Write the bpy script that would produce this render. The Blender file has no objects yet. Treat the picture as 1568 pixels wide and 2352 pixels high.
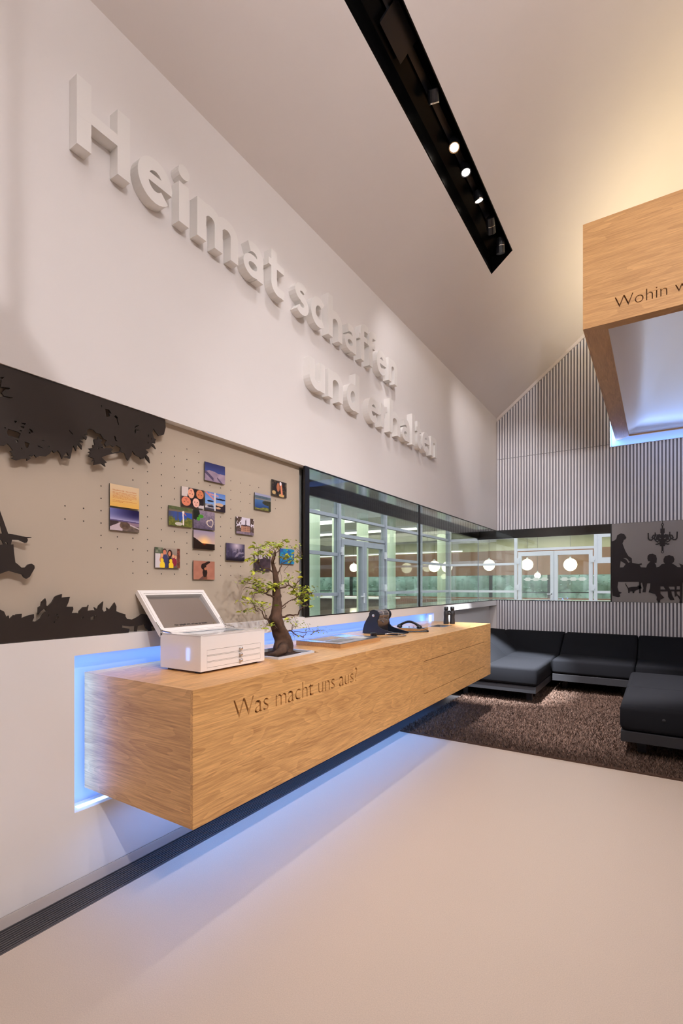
import bpy, bmesh, math, random
from mathutils import Vector, Matrix
random.seed(7)
SC = bpy.context.scene
COL = SC.collection
PI = math.pi

# ------------------------------------------------------------------ camera
cd = bpy.data.cameras.new('camera')
cd.sensor_fit = 'HORIZONTAL'; cd.sensor_width = 24.0; cd.lens = 1130 / 1568 * 24.0
cd.shift_y = 169 / 1568; cd.clip_start = 0.05; cd.clip_end = 200
cam = bpy.data.objects.new('camera', cd); COL.objects.link(cam)
cam.location = (2.162, 0, 1.35)
cam.rotation_euler = (PI / 2, 0, math.atan(728 / 1130))
SC.camera = cam

# ------------------------------------------------------------------ world, exposure
w = bpy.data.worlds.new('world'); SC.world = w; w.use_nodes = True
bg = w.node_tree.nodes['Background']
bg.inputs[0].default_value = (0.84, 0.88, 0.94, 1); bg.inputs[1].default_value = 2.2
vs = SC.view_settings
vs.view_transform = 'Standard'; vs.look = 'None'; vs.gamma = 1; vs.use_curve_mapping = False
vs.exposure = 0.0
SC.cycles.transparent_max_bounces = 32
SC.cycles.max_bounces = 10
SC.cycles.diffuse_bounces = 5
SC.cycles.sample_clamp_indirect = 6
SC.cycles.use_light_tree = True
SC.cycles.caustics_reflective = False; SC.cycles.caustics_refractive = False

# ------------------------------------------------------------------ lamps of the room
WARM = (1.0, 0.945, 0.975)
COOL = (0.86, 0.92, 1.0)
def spot(loc, aim, watts, angle=70, blend=0.6, col=WARM, rad=0.03):
    l = bpy.data.lights.new('spot_light', 'SPOT'); l.energy = watts; l.color = col
    l.spot_size = math.radians(angle); l.spot_blend = blend; l.shadow_soft_size = rad
    o = bpy.data.objects.new('spot_light', l); COL.objects.link(o); o.location = loc
    o.rotation_euler = (Vector(aim) - Vector(loc)).to_track_quat('-Z', 'Y').to_euler()
    return o
def area(loc, aim, sx, sy, watts, col, spread=180):
    l = bpy.data.lights.new('area_light', 'AREA'); l.energy = watts; l.color = col
    l.shape = 'RECTANGLE'; l.size = sx; l.size_y = sy; l.spread = math.radians(spread)
    o = bpy.data.objects.new('area_light', l); COL.objects.link(o); o.location = loc
    o.rotation_euler = (Vector(aim) - Vector(loc)).to_track_quat('-Z', 'Y').to_euler()
    return o
SLOPE = 0.8; EAVE = 4.0; RIDGE = 2.95; Y0 = -3.6; YB = 7.9
def slope_z(x): return EAVE + SLOPE * (x if x < RIDGE else 2 * RIDGE - x)
# the recessed spotlights of the left slot: (y, aim); the second is added to lift the far walls
SLOT_SPOTS = [(4.95, (0.50, 6.30, 0.42), 7500, 23), (4.62, (0.30, 7.7, 2.5), 190, 46), (4.26, (1.45, 5.65, 0.0), 2200, 36), (3.91, (1.6, 3.3, 0.0), 60, 66), (3.64, (1.2, 2.2, 0.2), 40, 70), (3.23, (0.0, 6.0, 1.7), 70, 58),
              (2.30, (0.35, 3.0, 0.95), 40, 62), (1.60, (2.0, 2.7, 0.0), 30, 70), (0.90, (0.0, 0.7, 1.7), 5, 90), (-0.30, (0.5, 1.3, 0.9), 15, 70)]
for y, aim, wt, an in SLOT_SPOTS:
    p = Vector((0.845, y, slope_z(0.845) + 0.035)); spot(p + (Vector(aim) - p).normalized() * 0.068, aim, wt, an, 0.8 if 4.5 < y < 4.9 else 0.6, COOL if y > 4.9 else WARM)
# the matching slot in the right slope, outside the frame
RIGHT_SPOTS = [(-0.68, (0.35, 2.4, 0.9), 440, 66), (0.6, (0.0, 0.9, 1.0), 170, 58), (-1.05, (0.0, 4.7, 2.4), 540, 46), (1.4, (0.67, 3.4, 0.65), 440, 48), (3.2, (3.0, 3.0, 0.0), 60, 90)]
for y, aim, wt, an in RIGHT_SPOTS:
    spot((2 * RIDGE - 0.845, y, slope_z(0.845) + 0.02), aim, wt, an, 1.0)
# unseen pendant added to brighten the oak box front and the ceiling
KEY = (2.95, 0.0, 3.55)
KEY_AIMS = [(2.4, 4.4, 3.85, 290, 40)]
for ax_, ay_, az_, wt, an in KEY_AIMS: spot(KEY, (ax_, ay_, az_), wt, an, 0.8)
area((KEY[0], KEY[1], KEY[2] + 0.16), (KEY[0], KEY[1], 9), 0.3, 0.1, 150, WARM)
# warm strips on top of the hanging oak box
UP_X = (2.35, 3.55)
for x in UP_X:
    area((x, 6.6, 4.29), (x, 6.6, 9), 0.3, 2.0, 12, (1.0, 0.82, 0.50))
BLUE = (0.12, 0.35, 1.0)
# strips behind the counter and behind the hanging box
area((-0.045, 3.25, 0.352), (-0.045, 3.25, 9), 0.03, 4.0, 1.8, BLUE)
area((-0.045, 3.25, 1.032), (-0.045, 3.25, -9), 0.03, 4.0, 3.6, BLUE)
area((-0.045, 1.19, 0.69), (-0.045, 9, 0.69), 0.03, 0.62, 0.9, BLUE)
area((-0.045, 5.305, 0.69), (-0.045, -9, 0.69), 0.03, 0.62, 0.9, BLUE)
area((0.20, 3.25, 0.412), (0.35, 3.25, -1), 3.8, 0.02, 12, BLUE, 150)
area((2.95, 7.955, 3.316), (2.95, 7.955, 9), 2.7, 0.04, 3, BLUE)
area((1.59, 7.955, 3.85), (9, 7.955, 3.85), 0.04, 1.0, 10, BLUE)
# area lights added inside the hanging box to brighten its membrane
area((2.95, 5.9, 4.15), (2.95, 5.9, 0), 2.2, 2.8, 16, (0.84, 0.90, 1.0))
area((2.95, 7.70, 3.75), (2.95, 0, 3.6), 2.4, 0.3, 26, (0.3, 0.5, 1.0))
# daylight tubes of the halls across the court
area((-6.0, 12.0, 3.05), (-6.0, 12.0, 0), 5.0, 10.0, 520, (1.0, 0.93, 0.80))
area((0.5, 16.0, 3.05), (0.5, 16.0, 0), 7.0, 3.0, 230, (1.0, 0.90, 0.74))

# ------------------------------------------------------------------ materials
def nt(name):
    m = bpy.data.materials.new(name); m.use_nodes = True
    return m, m.node_tree.nodes, m.node_tree.links, m.node_tree.nodes['Principled BSDF']
def mat(name, col, rough=0.5, metal=0.0, spec=0.5, noise=0.0, nscale=20.0, bump=0.0, bscale=200.0):
    m, N, L, P = nt(name)
    P.inputs['Base Color'].default_value = (*col, 1)
    P.inputs['Roughness'].default_value = rough; P.inputs['Metallic'].default_value = metal
    P.inputs['Specular IOR Level'].default_value = spec
    if noise or bump:
        tc = N.new('ShaderNodeTexCoord')
        n = N.new('ShaderNodeTexNoise'); n.inputs['Scale'].default_value = nscale; n.inputs['Detail'].default_value = 6
        L.new(tc.outputs['Object'], n.inputs['Vector'])
        if noise:
            mr = N.new('ShaderNodeMapRange'); mr.inputs['From Min'].default_value = 0.25; mr.inputs['From Max'].default_value = 0.75
            mr.inputs['To Min'].default_value = 1 - noise; mr.inputs['To Max'].default_value = 1 + noise
            L.new(n.outputs['Fac'], mr.inputs['Value'])
            mx = N.new('ShaderNodeVectorMath'); mx.operation = 'SCALE'; mx.inputs[0].default_value = col
            L.new(mr.outputs['Result'], mx.inputs['Scale']); L.new(mx.outputs['Vector'], P.inputs['Base Color'])
        if bump:
            n2 = N.new('ShaderNodeTexNoise'); n2.inputs['Scale'].default_value = bscale; n2.inputs['Detail'].default_value = 3
            L.new(tc.outputs['Object'], n2.inputs['Vector'])
            b = N.new('ShaderNodeBump'); b.inputs['Strength'].default_value = bump; b.inputs['Distance'].default_value = 0.002
            L.new(n2.outputs['Fac'], b.inputs['Height']); L.new(b.outputs['Normal'], P.inputs['Normal'])
    return m
def wood(name, along, dark, light, rings=16.0, fig=1.0, rough=0.42):
    """oak veneer: contour rings of a stretched noise field + fine pores, grain along the given axis"""
    m, N, L, P = nt(name)
    tc = N.new('ShaderNodeTexCoord')
    def stretched(a, c):
        mp = N.new('ShaderNodeMapping')
        s = [c, c, c]; s[along] = a
        mp.inputs['Scale'].default_value = s
        L.new(tc.outputs['Object'], mp.inputs['Vector'])
        return mp.outputs['Vector']
    n1 = N.new('ShaderNodeTexNoise'); n1.inputs['Scale'].default_value = 1.0; n1.inputs['Detail'].default_value = 2.5; n1.inputs['Distortion'].default_value = 0.5 * fig
    L.new(stretched(1.1, 6.5), n1.inputs['Vector'])
    ma = N.new('ShaderNodeMath'); ma.operation = 'MULTIPLY'; ma.inputs[1].default_value = rings
    L.new(n1.outputs['Fac'], ma.inputs[0])
    fr = N.new('ShaderNodeMath'); fr.operation = 'FRACT'; L.new(ma.outputs[0], fr.inputs[0])
    n2 = N.new('ShaderNodeTexNoise'); n2.inputs['Scale'].default_value = 1.0; n2.inputs['Detail'].default_value = 5; n2.inputs['Roughness'].default_value = 0.65
    L.new(stretched(7.0, 170.0), n2.inputs['Vector'])
    n3 = N.new('ShaderNodeTexNoise'); n3.inputs['Scale'].default_value = 1.0; n3.inputs['Detail'].default_value = 3
    L.new(stretched(0.7, 9.0), n3.inputs['Vector'])
    a1 = N.new('ShaderNodeMath'); a1.operation = 'MULTIPLY_ADD'; a1.inputs[1].default_value = 0.13; L.new(fr.outputs[0], a1.inputs[0]); 
    a2 = N.new('ShaderNodeMath'); a2.operation = 'MULTIPLY_ADD'; a2.inputs[1].default_value = 0.75; L.new(n2.outputs['Fac'], a2.inputs[0])
    a3 = N.new('ShaderNodeMath'); a3.operation = 'MULTIPLY'; a3.inputs[1].default_value = 0.35; L.new(n3.outputs['Fac'], a3.inputs[0])
    L.new(a3.outputs[0], a2.inputs[2]); L.new(a2.outputs[0], a1.inputs[2])
    cr = N.new('ShaderNodeValToRGB')
    cr.color_ramp.elements[0].position = 0.42; cr.color_ramp.elements[0].color = (*dark, 1)
    cr.color_ramp.elements[1].position = 0.86; cr.color_ramp.elements[1].color = (*light, 1)
    L.new(a1.outputs[0], cr.inputs['Fac']); L.new(cr.outputs['Color'], P.inputs['Base Color'])
    P.inputs['Roughness'].default_value = rough
    b = N.new('ShaderNodeBump'); b.inputs['Strength'].default_value = 0.12; b.inputs['Distance'].default_value = 0.001
    L.new(n2.outputs['Fac'], b.inputs['Height']); L.new(b.outputs['Normal'], P.inputs['Normal'])
    return m
def emit(name, col, strength):
    m, N, L, P = nt(name)
    P.inputs['Base Color'].default_value = (*col, 1)
    P.inputs['Emission Color'].default_value = (*col, 1); P.inputs['Emission Strength'].default_value = strength
    return m
def glass(name, tint=(0.9, 0.96, 0.93), refl=1.0):
    m, N, L, P = nt(name); N.remove(P)
    out = N['Material Output']
    t = N.new('ShaderNodeBsdfTransparent'); t.inputs['Color'].default_value = (*tint, 1)
    g = N.new('ShaderNodeBsdfGlossy'); g.inputs['Roughness'].default_value = 0.02
    lw = N.new('ShaderNodeLayerWeight'); lw.inputs['Blend'].default_value = 0.5
    pw = N.new('ShaderNodeMath'); pw.operation = 'POWER'; pw.inputs[1].default_value = 5; L.new(lw.outputs['Facing'], pw.inputs[0])
    mm = N.new('ShaderNodeMath'); mm.operation = 'MULTIPLY_ADD'; mm.inputs[1].default_value = 0.9 * refl; mm.inputs[2].default_value = 0.04 * refl
    L.new(pw.outputs[0], mm.inputs[0])
    mx = N.new('ShaderNodeMixShader'); L.new(mm.outputs[0], mx.inputs['Fac'])
    L.new(t.outputs[0], mx.inputs[1]); L.new(g.outputs[0], mx.inputs[2]); L.new(mx.outputs[0], out.inputs['Surface'])
    return m
def vcol(name, rough=0.35):
    m, N, L, P = nt(name)
    a = N.new('ShaderNodeAttribute'); a.attribute_name = 'print'
    L.new(a.outputs['Color'], P.inputs['Base Color']); P.inputs['Roughness'].default_value = rough
    return m
WHITE = mat('white_paint', (0.80, 0.77, 0.75), 0.75, spec=0.25, noise=0.012, nscale=2.5, bump=0.04, bscale=350)
CEIL = mat('ceiling_paint', (0.82, 0.77, 0.74), 0.85, spec=0.2, noise=0.012, nscale=2.0)
LETTER = mat('letter_lacquer', (0.84, 0.82, 0.79), 0.5, spec=0.3)
SKIRT = mat('skirting_paint', (0.62, 0.55, 0.50), 0.6)
FLOOR = mat('cream_linoleum', (0.57, 0.475, 0.385), 0.42, spec=0.35, noise=0.10, nscale=260, bump=0.03, bscale=500)
OAK_Y = wood('oak_along_counter', 1, (0.42, 0.205, 0.070), (0.86, 0.50, 0.190))
OAK_X = wood('oak_across_counter', 0, (0.42, 0.215, 0.085), (0.84, 0.50, 0.215))
OAK_XB = wood('oak_straight_x', 0, (0.46, 0.24, 0.085), (0.76, 0.44, 0.175), rings=5, fig=0.3)
OAK_YB = wood('oak_straight_y', 1, (0.46, 0.24, 0.10), (0.74, 0.43, 0.185), rings=5, fig=0.3)
ENGRAVE = mat('oak_engraving_shade', (0.20, 0.10, 0.04), 0.7)  # darker than the oak: shade inside the cuts painted into the ground
BLACK = mat('black_frame', (0.006, 0.006, 0.007), 0.35)
SLOTB = mat('black_lacquer', (0.003, 0.003, 0.003), 0.25, spec=0.12)
REVEAL = mat('dark_mirror_lining', (0.58, 0.62, 0.60), 0.08, metal=1.0)
SLATW = mat('slat_white', (0.86, 0.855, 0.88), 0.6, spec=0.3)
SLATG = mat('slat_ground_grey', (0.27, 0.265, 0.30), 0.8)
PANELB = mat('mural_beige', (0.50, 0.42, 0.325), 0.6, noise=0.015, nscale=3)
PANELG = mat('mural_grey', (0.30, 0.275, 0.265), 0.6, noise=0.02, nscale=3)
CUTOUT = mat('cutout_dark_brown', (0.030, 0.022, 0.018), 0.5, spec=0.3)
CUTOUT2 = mat('cutout_dark_plum', (0.022, 0.016, 0.018), 0.5, spec=0.3)
HOLE = mat('peg_hole_dark', (0.03, 0.024, 0.02), 0.8)
FABRIC = mat('charcoal_wool', (0.0125, 0.013, 0.0155), 0.9, spec=0.08, noise=0.25, nscale=500, bump=0.25, bscale=900)
FABRIC2 = mat('charcoal_wool_piping', (0.025, 0.026, 0.032), 0.9, spec=0.2)
SLAB = mat('sofa_plinth_lacquer', (0.030, 0.030, 0.033), 0.5, spec=0.2)
LEG = mat('sofa_leg_black', (0.015, 0.015, 0.017), 0.5)
RUGB = mat('rug_backing', (0.085, 0.050, 0.036), 0.95, spec=0.1)
def rugmat():
    m, N, L, P = nt('rug_pile')
    a = N.new('ShaderNodeAttribute'); a.attribute_name = 'print'
    L.new(a.outputs['Color'], P.inputs['Base Color']); P.inputs['Roughness'].default_value = 0.8
    P.inputs['Specular IOR Level'].default_value = 0.3
    return m
RUGP = rugmat()
GRILL = mat('grille_anodised', (0.10, 0.09, 0.09), 0.45, metal=0.3)
LEDM = emit('led_strip_glow', (0.36, 0.60, 1.0), 2.6)
LEDW = emit('led_strip_white_glow', (0.72, 0.84, 1.0), 5.0)
LENS = emit('lamp_lens', (1.0, 0.90, 0.76), 14.0)
LENSR = mat('lamp_reflector', (0.75, 0.70, 0.62), 0.15, metal=1.0)
GLOBE = emit('globe_opal_glow', (1.0, 0.88, 0.68), 4.0)
TUBE = emit('tube_glow', (1.0, 0.97, 0.88), 3.0)
RECESS_GLOW = mat('recess_blue_glow', (0.30, 0.36, 0.62), 0.35)  # blue LED glow put into the colour and emission of the recess backs
RECESS_GLOW.node_tree.nodes['Principled BSDF'].inputs['Emission Color'].default_value = (0.20, 0.37, 0.95, 1)
RECESS_GLOW.node_tree.nodes['Principled BSDF'].inputs['Emission Strength'].default_value = 0.45
GLASS = glass('clear_glass', (0.985, 0.989, 0.988), 0.8)
GLASSG = glass('green_glass', (0.91, 0.965, 0.935), 1.0)
ALU = mat('grey_aluminium', (0.38, 0.41, 0.47), 0.45, metal=0.0)
ALUW = mat('white_aluminium', (0.80, 0.81, 0.85), 0.4)
WHITEL = mat('white_lacquer', (0.90, 0.86, 0.83), 0.07, spec=0.5)
MIRROR = mat('mirror', (0.80, 0.78, 0.77), 0.02, metal=1.0)
CHROME = mat('chrome', (0.72, 0.72, 0.74), 0.12, metal=1.0)
STEEL = mat('brushed_steel', (0.48, 0.42, 0.37), 0.32, metal=1.0, noise=0.1, nscale=60)
NAVY = mat('dark_blue_black_lacquer', (0.012, 0.016, 0.028), 0.32, spec=0.5)
BLACKP = mat('black_plastic', (0.010, 0.010, 0.012), 0.3)
RUBBER = mat('black_rubber', (0.014, 0.014, 0.016), 0.55)
SLATE = mat('grey_glass_top', (0.13, 0.14, 0.155), 0.12, spec=0.6)
PAPER = mat('pale_print', (0.55, 0.53, 0.50), 0.5)
SEPIA = mat('sepia_print', (0.34, 0.25, 0.18), 0.5, noise=0.3, nscale=30)
GREYP = mat('grey_print', (0.19, 0.18, 0.17), 0.5, noise=0.3, nscale=25)
BARK = mat('bonsai_bark', (0.085, 0.044, 0.025), 0.85, noise=0.5, nscale=28, bump=0.9, bscale=60)
TWIG = mat('bonsai_twig', (0.10, 0.055, 0.035), 0.85)
SOIL = mat('bonsai_soil', (0.035, 0.017, 0.010), 0.95, noise=0.4, nscale=90, bump=0.8, bscale=90)
def leafmat(name, col):
    m = mat(name, col, 0.5); P = m.node_tree.nodes['Principled BSDF']
    P.inputs['Subsurface Weight'].default_value = 0.0
    P.inputs['Transmission Weight'].default_value = 0.0
    return m
LEAFS = [leafmat('leaf_bright', (0.58, 0.60, 0.05)), leafmat('leaf_mid', (0.36, 0.44, 0.04)), leafmat('leaf_dark', (0.17, 0.26, 0.03))]
PRINT = vcol('photo_print')
CARDB = mat('card_backing', (0.10, 0.085, 0.075), 0.6)
ORANGE = mat('orange_print', (0.62, 0.17, 0.03), 0.6)
TEXTG = mat('grey_lettering', (0.07, 0.06, 0.06), 0.6)
def membrane():
    m, N, L, P = nt('stretched_white_membrane'); N.remove(P)
    d = N.new('ShaderNodeBsdfDiffuse'); d.inputs['Color'].default_value = (0.78, 0.78, 0.80, 1)
    t = N.new('ShaderNodeBsdfTranslucent'); t.inputs['Color'].default_value = (0.8, 0.8, 0.82, 1)
    x = N.new('ShaderNodeMixShader'); x.inputs['Fac'].default_value = 0.4
    L.new(d.outputs[0], x.inputs[1]); L.new(t.outputs[0], x.inputs[2]); L.new(x.outputs[0], N['Material Output'].inputs['Surface'])
    return m
MEMB = membrane()
HALLW = mat('hall_wood', (0.22, 0.115, 0.072), 0.55, noise=0.15, nscale=3)
HALLB = mat('hall_beige', (0.44, 0.43, 0.31), 0.7, noise=0.1, nscale=2)
HALLC = mat('hall_ceiling', (0.40, 0.43, 0.36), 0.8)
HALLF = mat('hall_floor', (0.16, 0.15, 0.14), 0.25, noise=0.1, nscale=2)
COURT = mat('court_paving', (0.22, 0.23, 0.22), 0.5, noise=0.1, nscale=3)
COLUMN = mat('pale_green_column', (0.56, 0.66, 0.54), 0.5)
COUNTERD = mat('hall_counter_dark', (0.09, 0.075, 0.06), 0.3)
FOLI = mat('tree_foliage', (0.56, 0.70, 0.64), 0.7, noise=0.4, nscale=3)
TRUNKM = mat('tree_bark', (0.10, 0.08, 0.06), 0.9)
DECAL = mat('frosted_decal', (0.85, 0.88, 0.78), 0.6)

# ------------------------------------------------------------------ mesh helpers
class MB:
    def __init__(s): s.v = []; s.f = []; s.c = None
    def add(s, v, f):
        n = len(s.v); s.v += [tuple(p) for p in v]; s.f += [tuple(i + n for i in q) for q in f]; return s
    def box(s, x0, x1, y0, y1, z0, z1):
        return s.add([(x0, y0, z0), (x1, y0, z0), (x1, y1, z0), (x0, y1, z0), (x0, y0, z1), (x1, y0, z1), (x1, y1, z1), (x0, y1, z1)],
                     [(0, 3, 2, 1), (4, 5, 6, 7), (0, 1, 5, 4), (1, 2, 6, 5), (2, 3, 7, 6), (3, 0, 4, 7)])
    def hexa(s, b, t):
        return s.add(list(b) + list(t), [(3, 2, 1, 0), (4, 5, 6, 7), (0, 1, 5, 4), (1, 2, 6, 5), (2, 3, 7, 6), (3, 0, 4, 7)])
    def tube(s, path, r, n=8, cap=True):
        P = [Vector(p) for p in path]; R = r if isinstance(r, (list, tuple)) else [r] * len(P)
        base = len(s.v); up = None
        for i, p in enumerate(P):
            d = (P[min(i + 1, len(P) - 1)] - P[max(i - 1, 0)]).normalized()
            if up is None: up = Vector((0, 0, 1)) if abs(d.z) < 0.9 else Vector((1, 0, 0))
            a = d.cross(up).normalized(); b = a.cross(d).normalized(); up = b
            for k in range(n):
                t = 2 * PI * k / n
                s.v.append(tuple(p + (a * math.cos(t) + b * math.sin(t)) * R[i]))
        for i in range(len(P) - 1):
            for k in range(n):
                q = base + i * n; k2 = (k + 1) % n
                s.f.append((q + k, q + k2, q + n + k2, q + n + k))
        if cap:
            s.f.append(tuple(base + k for k in reversed(range(n))))
            s.f.append(tuple(base + (len(P) - 1) * n + k for k in range(n)))
        return s
    def lathe(s, prof, origin, axis=(0, 0, 1), n=20, caps=True):
        ax = Vector(axis).normalized(); o = Vector(origin)
        u = ax.cross(Vector((0, 0, 1)) if abs(ax.z) < 0.9 else Vector((1, 0, 0))).normalized(); w_ = ax.cross(u); b = len(s.v)
        for r, h in prof:
            r = max(r, 1e-4)
            for k in range(n):
                t = 2 * PI * k / n; s.v.append(tuple(o + ax * h + (u * math.cos(t) + w_ * math.sin(t)) * r))
        m = len(prof)
        for i in range(m - 1):
            for k in range(n):
                k2 = (k + 1) % n; s.f.append((b + i * n + k, b + i * n + k2, b + (i + 1) * n + k2, b + (i + 1) * n + k))
        if caps: s.f.append(tuple(b + k for k in range(n))); s.f.append(tuple(b + (m - 1) * n + k for k in range(n)))
        return s
    def prism(s, poly, to3, d):
        """extrude a simple polygon: to3(a, b, t) with t in 0..d"""
        n = len(poly)
        return s.add([to3(a, b, 0) for a, b in poly] + [to3(a, b, d) for a, b in poly],
                     [tuple(reversed(range(n))), tuple(range(n, 2 * n))] + [(i, (i + 1) % n, n + (i + 1) % n, n + i) for i in range(n)])
    def sphere(s, c, r, n=14, m=9, sx=1, sy=1, sz=1):
        c = Vector(c); base = len(s.v)
        for i in range(m + 1):
            th = PI * i / m
            for k in range(n):
                ph = 2 * PI * k / n
                s.v.append((c.x + r * sx * math.sin(th) * math.cos(ph), c.y + r * sy * math.sin(th) * math.sin(ph), c.z + r * sz * math.cos(th)))
        for i in range(m):
            for k in range(n):
                k2 = (k + 1) % n
                s.f.append((base + i * n + k, base + (i + 1) * n + k, base + (i + 1) * n + k2, base + i * n + k2))
        return s
def wpos(o):
    p = Vector((0, 0, 0))
    while o: p = p + o.location; o = o.parent
    return p
def obj(name, mb, m, parent=None, kind=None, label=None, smooth=False, bevel=0.0, seg=2, at=None):
    """mesh given in world coordinates; its origin goes to `at` or to the parent's origin"""
    base = wpos(parent) if parent else Vector((0, 0, 0))
    o0 = Vector(at) if at is not None else base
    me = bpy.data.meshes.new(name)
    me.from_pydata([(x - o0.x, y - o0.y, z - o0.z) for x, y, z in mb.v], [], mb.f); me.update()
    bm = bmesh.new(); bm.from_mesh(me); bmesh.ops.recalc_face_normals(bm, faces=bm.faces); bm.to_mesh(me); bm.free()
    if m: me.materials.append(m)
    o = bpy.data.objects.new(name, me); COL.objects.link(o)
    if parent: o.parent = parent
    o.location = o0 - base
    if kind: o['kind'] = kind
    if label: o['label'] = label
    if smooth:
        for p in me.polygons: p.use_smooth = True
    if bevel:
        b = o.modifiers.new('bevel', 'BEVEL'); b.width = bevel; b.segments = seg; b.limit_method = 'ANGLE'; b.angle_limit = math.radians(40)
    return o
def raw(name, verts, faces, m, parent=None, kind=None):
    mb = MB(); mb.v = verts; mb.f = faces
    return obj(name, mb, m, parent, kind)
def thing(name, loc, label, cat, group=None):
    o = bpy.data.objects.new(name, None); COL.objects.link(o); o.location = loc
    o.empty_display_size = 0.05
    tag(o, label, cat, group); return o
def tag(o, label, cat, group=None):
    o['label'] = label; o['category'] = cat
    if group: o['group'] = group
    return o
def struct(name, mb, m, **k): return obj(name, mb, m, kind='structure', **k)
def sroot(name, loc=(0, 0, 0)):
    o = bpy.data.objects.new(name, None); COL.objects.link(o); o.location = loc; o['kind'] = 'structure'; return o
def fill(loops, depth, to3):
    """fill outline loops (holes by even-odd) and extrude; to3(a, b, t) maps to the world, t in 0..depth. Returns MB"""
    c = bpy.data.curves.new('outline', 'CURVE'); c.dimensions = '2D'; c.fill_mode = 'BOTH'; c.extrude = depth / 2
    for lp in loops:
        sp = c.splines.new('POLY'); sp.points.add(len(lp) - 1)
        for p, q in zip(sp.points, lp): p.co = (q[0], q[1], 0, 1)
        sp.use_cyclic_u = True
    o = bpy.data.objects.new('outline', c); COL.objects.link(o)
    me = o.to_mesh()
    mb = MB(); mb.v = [to3(v.co.x, v.co.y, v.co.z + depth / 2) for v in me.vertices]
    mb.f = [tuple(p.vertices) for p in me.polygons]
    o.to_mesh_clear(); bpy.data.objects.remove(o); bpy.data.curves.remove(c)
    return mb
def text_loops(s, size, sx=1.0, offset=0.0):
    """outline loops of a line of lettering, taken from the filled built-in font"""
    c = bpy.data.curves.new('lettering', 'FONT'); c.body = s; c.size = size; c.offset = offset; c.resolution_u = 4
    o = bpy.data.objects.new('lettering', c); COL.objects.link(o)
    me = o.to_mesh()
    cnt = {}
    key = [(round(v.co.x, 6), round(v.co.y, 6)) for v in me.vertices]
    for p in me.polygons:
        vs_ = [key[i] for i in p.vertices]
        for a, b in zip(vs_, vs_[1:] + vs_[:1]):
            cnt[(a, b)] = cnt.get((a, b), 0) + 1
    nxt = {}
    for (a, b) in cnt:
        if (b, a) not in cnt: nxt.setdefault(a, []).append(b)
    loops = []
    while nxt:
        a = next(iter(nxt)); lp = [a]
        while True:
            l = nxt.get(lp[-1])
            if not l: break
            b = l.pop()
            if not l: nxt.pop(lp[-1])
            if b == a: break
            lp.append(b)
        if len(lp) > 2: loops.append([(x * sx, y) for x, y in lp])
    o.to_mesh_clear(); bpy.data.objects.remove(o); bpy.data.curves.remove(c)
    return loops
def bounds(loops):
    xs = [p[0] for l in loops for p in l]; ys = [p[1] for l in loops for p in l]
    return min(xs), max(xs), min(ys), max(ys)
def place_text(s, x0, x1, z0, cap, off=0.0):
    """loops of a text fitted between x0 and x1 with baseline z0 and capital height cap"""
    L = text_loops(s, 1.0); a, b, c_, d = bounds(L)
    capH = bounds(text_loops('W', 1.0))[3]
    if off:                                     # thinned strokes; loops that cross themselves keep their plain outline
        def crosses(l):
            n = len(l)
            def side(p, q, r): return (q[0] - p[0]) * (r[1] - p[1]) - (q[1] - p[1]) * (r[0] - p[0])
            for i in range(n):
                a_, b_ = l[i], l[(i + 1) % n]
                for j in range(i + 2, n):
                    if i == 0 and j == n - 1: continue
                    c2, d2 = l[j], l[(j + 1) % n]
                    if side(a_, b_, c2) * side(a_, b_, d2) < 0 and side(c2, d2, a_) * side(c2, d2, b_) < 0: return True
            return False
        def inset(l, d):
            n = len(l); out = []
            for i in range(n):
                p0, p1, p2 = Vector(l[i - 1]), Vector(l[i]), Vector(l[(i + 1) % n])
                if (p1 - p0).length < 1e-7 or (p2 - p1).length < 1e-7: out.append(l[i]); continue
                e1, e2 = (p1 - p0).normalized(), (p2 - p1).normalized()
                n1, n2 = Vector((-e1.y, e1.x)), Vector((-e2.y, e2.x)); m = n1 + n2
                m = n1 if m.length < 0.2 else m / max(0.5, m.dot(n1))
                out.append(tuple(p1 + m * d))
            return out
        L = text_loops(s, 1.0)
        L2 = [inset(l, -off) for l in L]
        L = [l if crosses(q) else q for l, q in zip(L, L2)]
    k = cap / capH; kx = (x1 - x0) / (b - a)
    return [[(x0 + (p[0] - a) * kx, z0 + p[1] * k) for p in l] for l in L]
def ribbon(path, wd):
    """polygon of a stroke with constant width and mitred bends"""
    P = [Vector(p) for p in path]; Lf = []; Rt = []
    closed = (P[0] - P[-1]).length < 1e-5
    for i, p in enumerate(P):
        if closed and i in (0, len(P) - 1): d1 = (P[-1] - P[-2]).normalized(); d2 = (P[1] - P[0]).normalized(); d = (d1 + d2).normalized(); k = 1 / d.dot(d1)
        elif i == 0: d = (P[1] - P[0]).normalized(); k = 1
        elif i == len(P) - 1: d = (P[-1] - P[-2]).normalized(); k = 1
        else:
            d1 = (p - P[i - 1]).normalized(); d2 = (P[i + 1] - p).normalized(); d = (d1 + d2).normalized(); k = min(1.6, 1 / max(0.3, d.dot(d1)))
        nrm = Vector((-d.y, d.x)) * (wd / 2 * k)
        Lf.append(tuple(p + nrm)); Rt.append(tuple(p - nrm))
    return Lf, Rt
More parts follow.
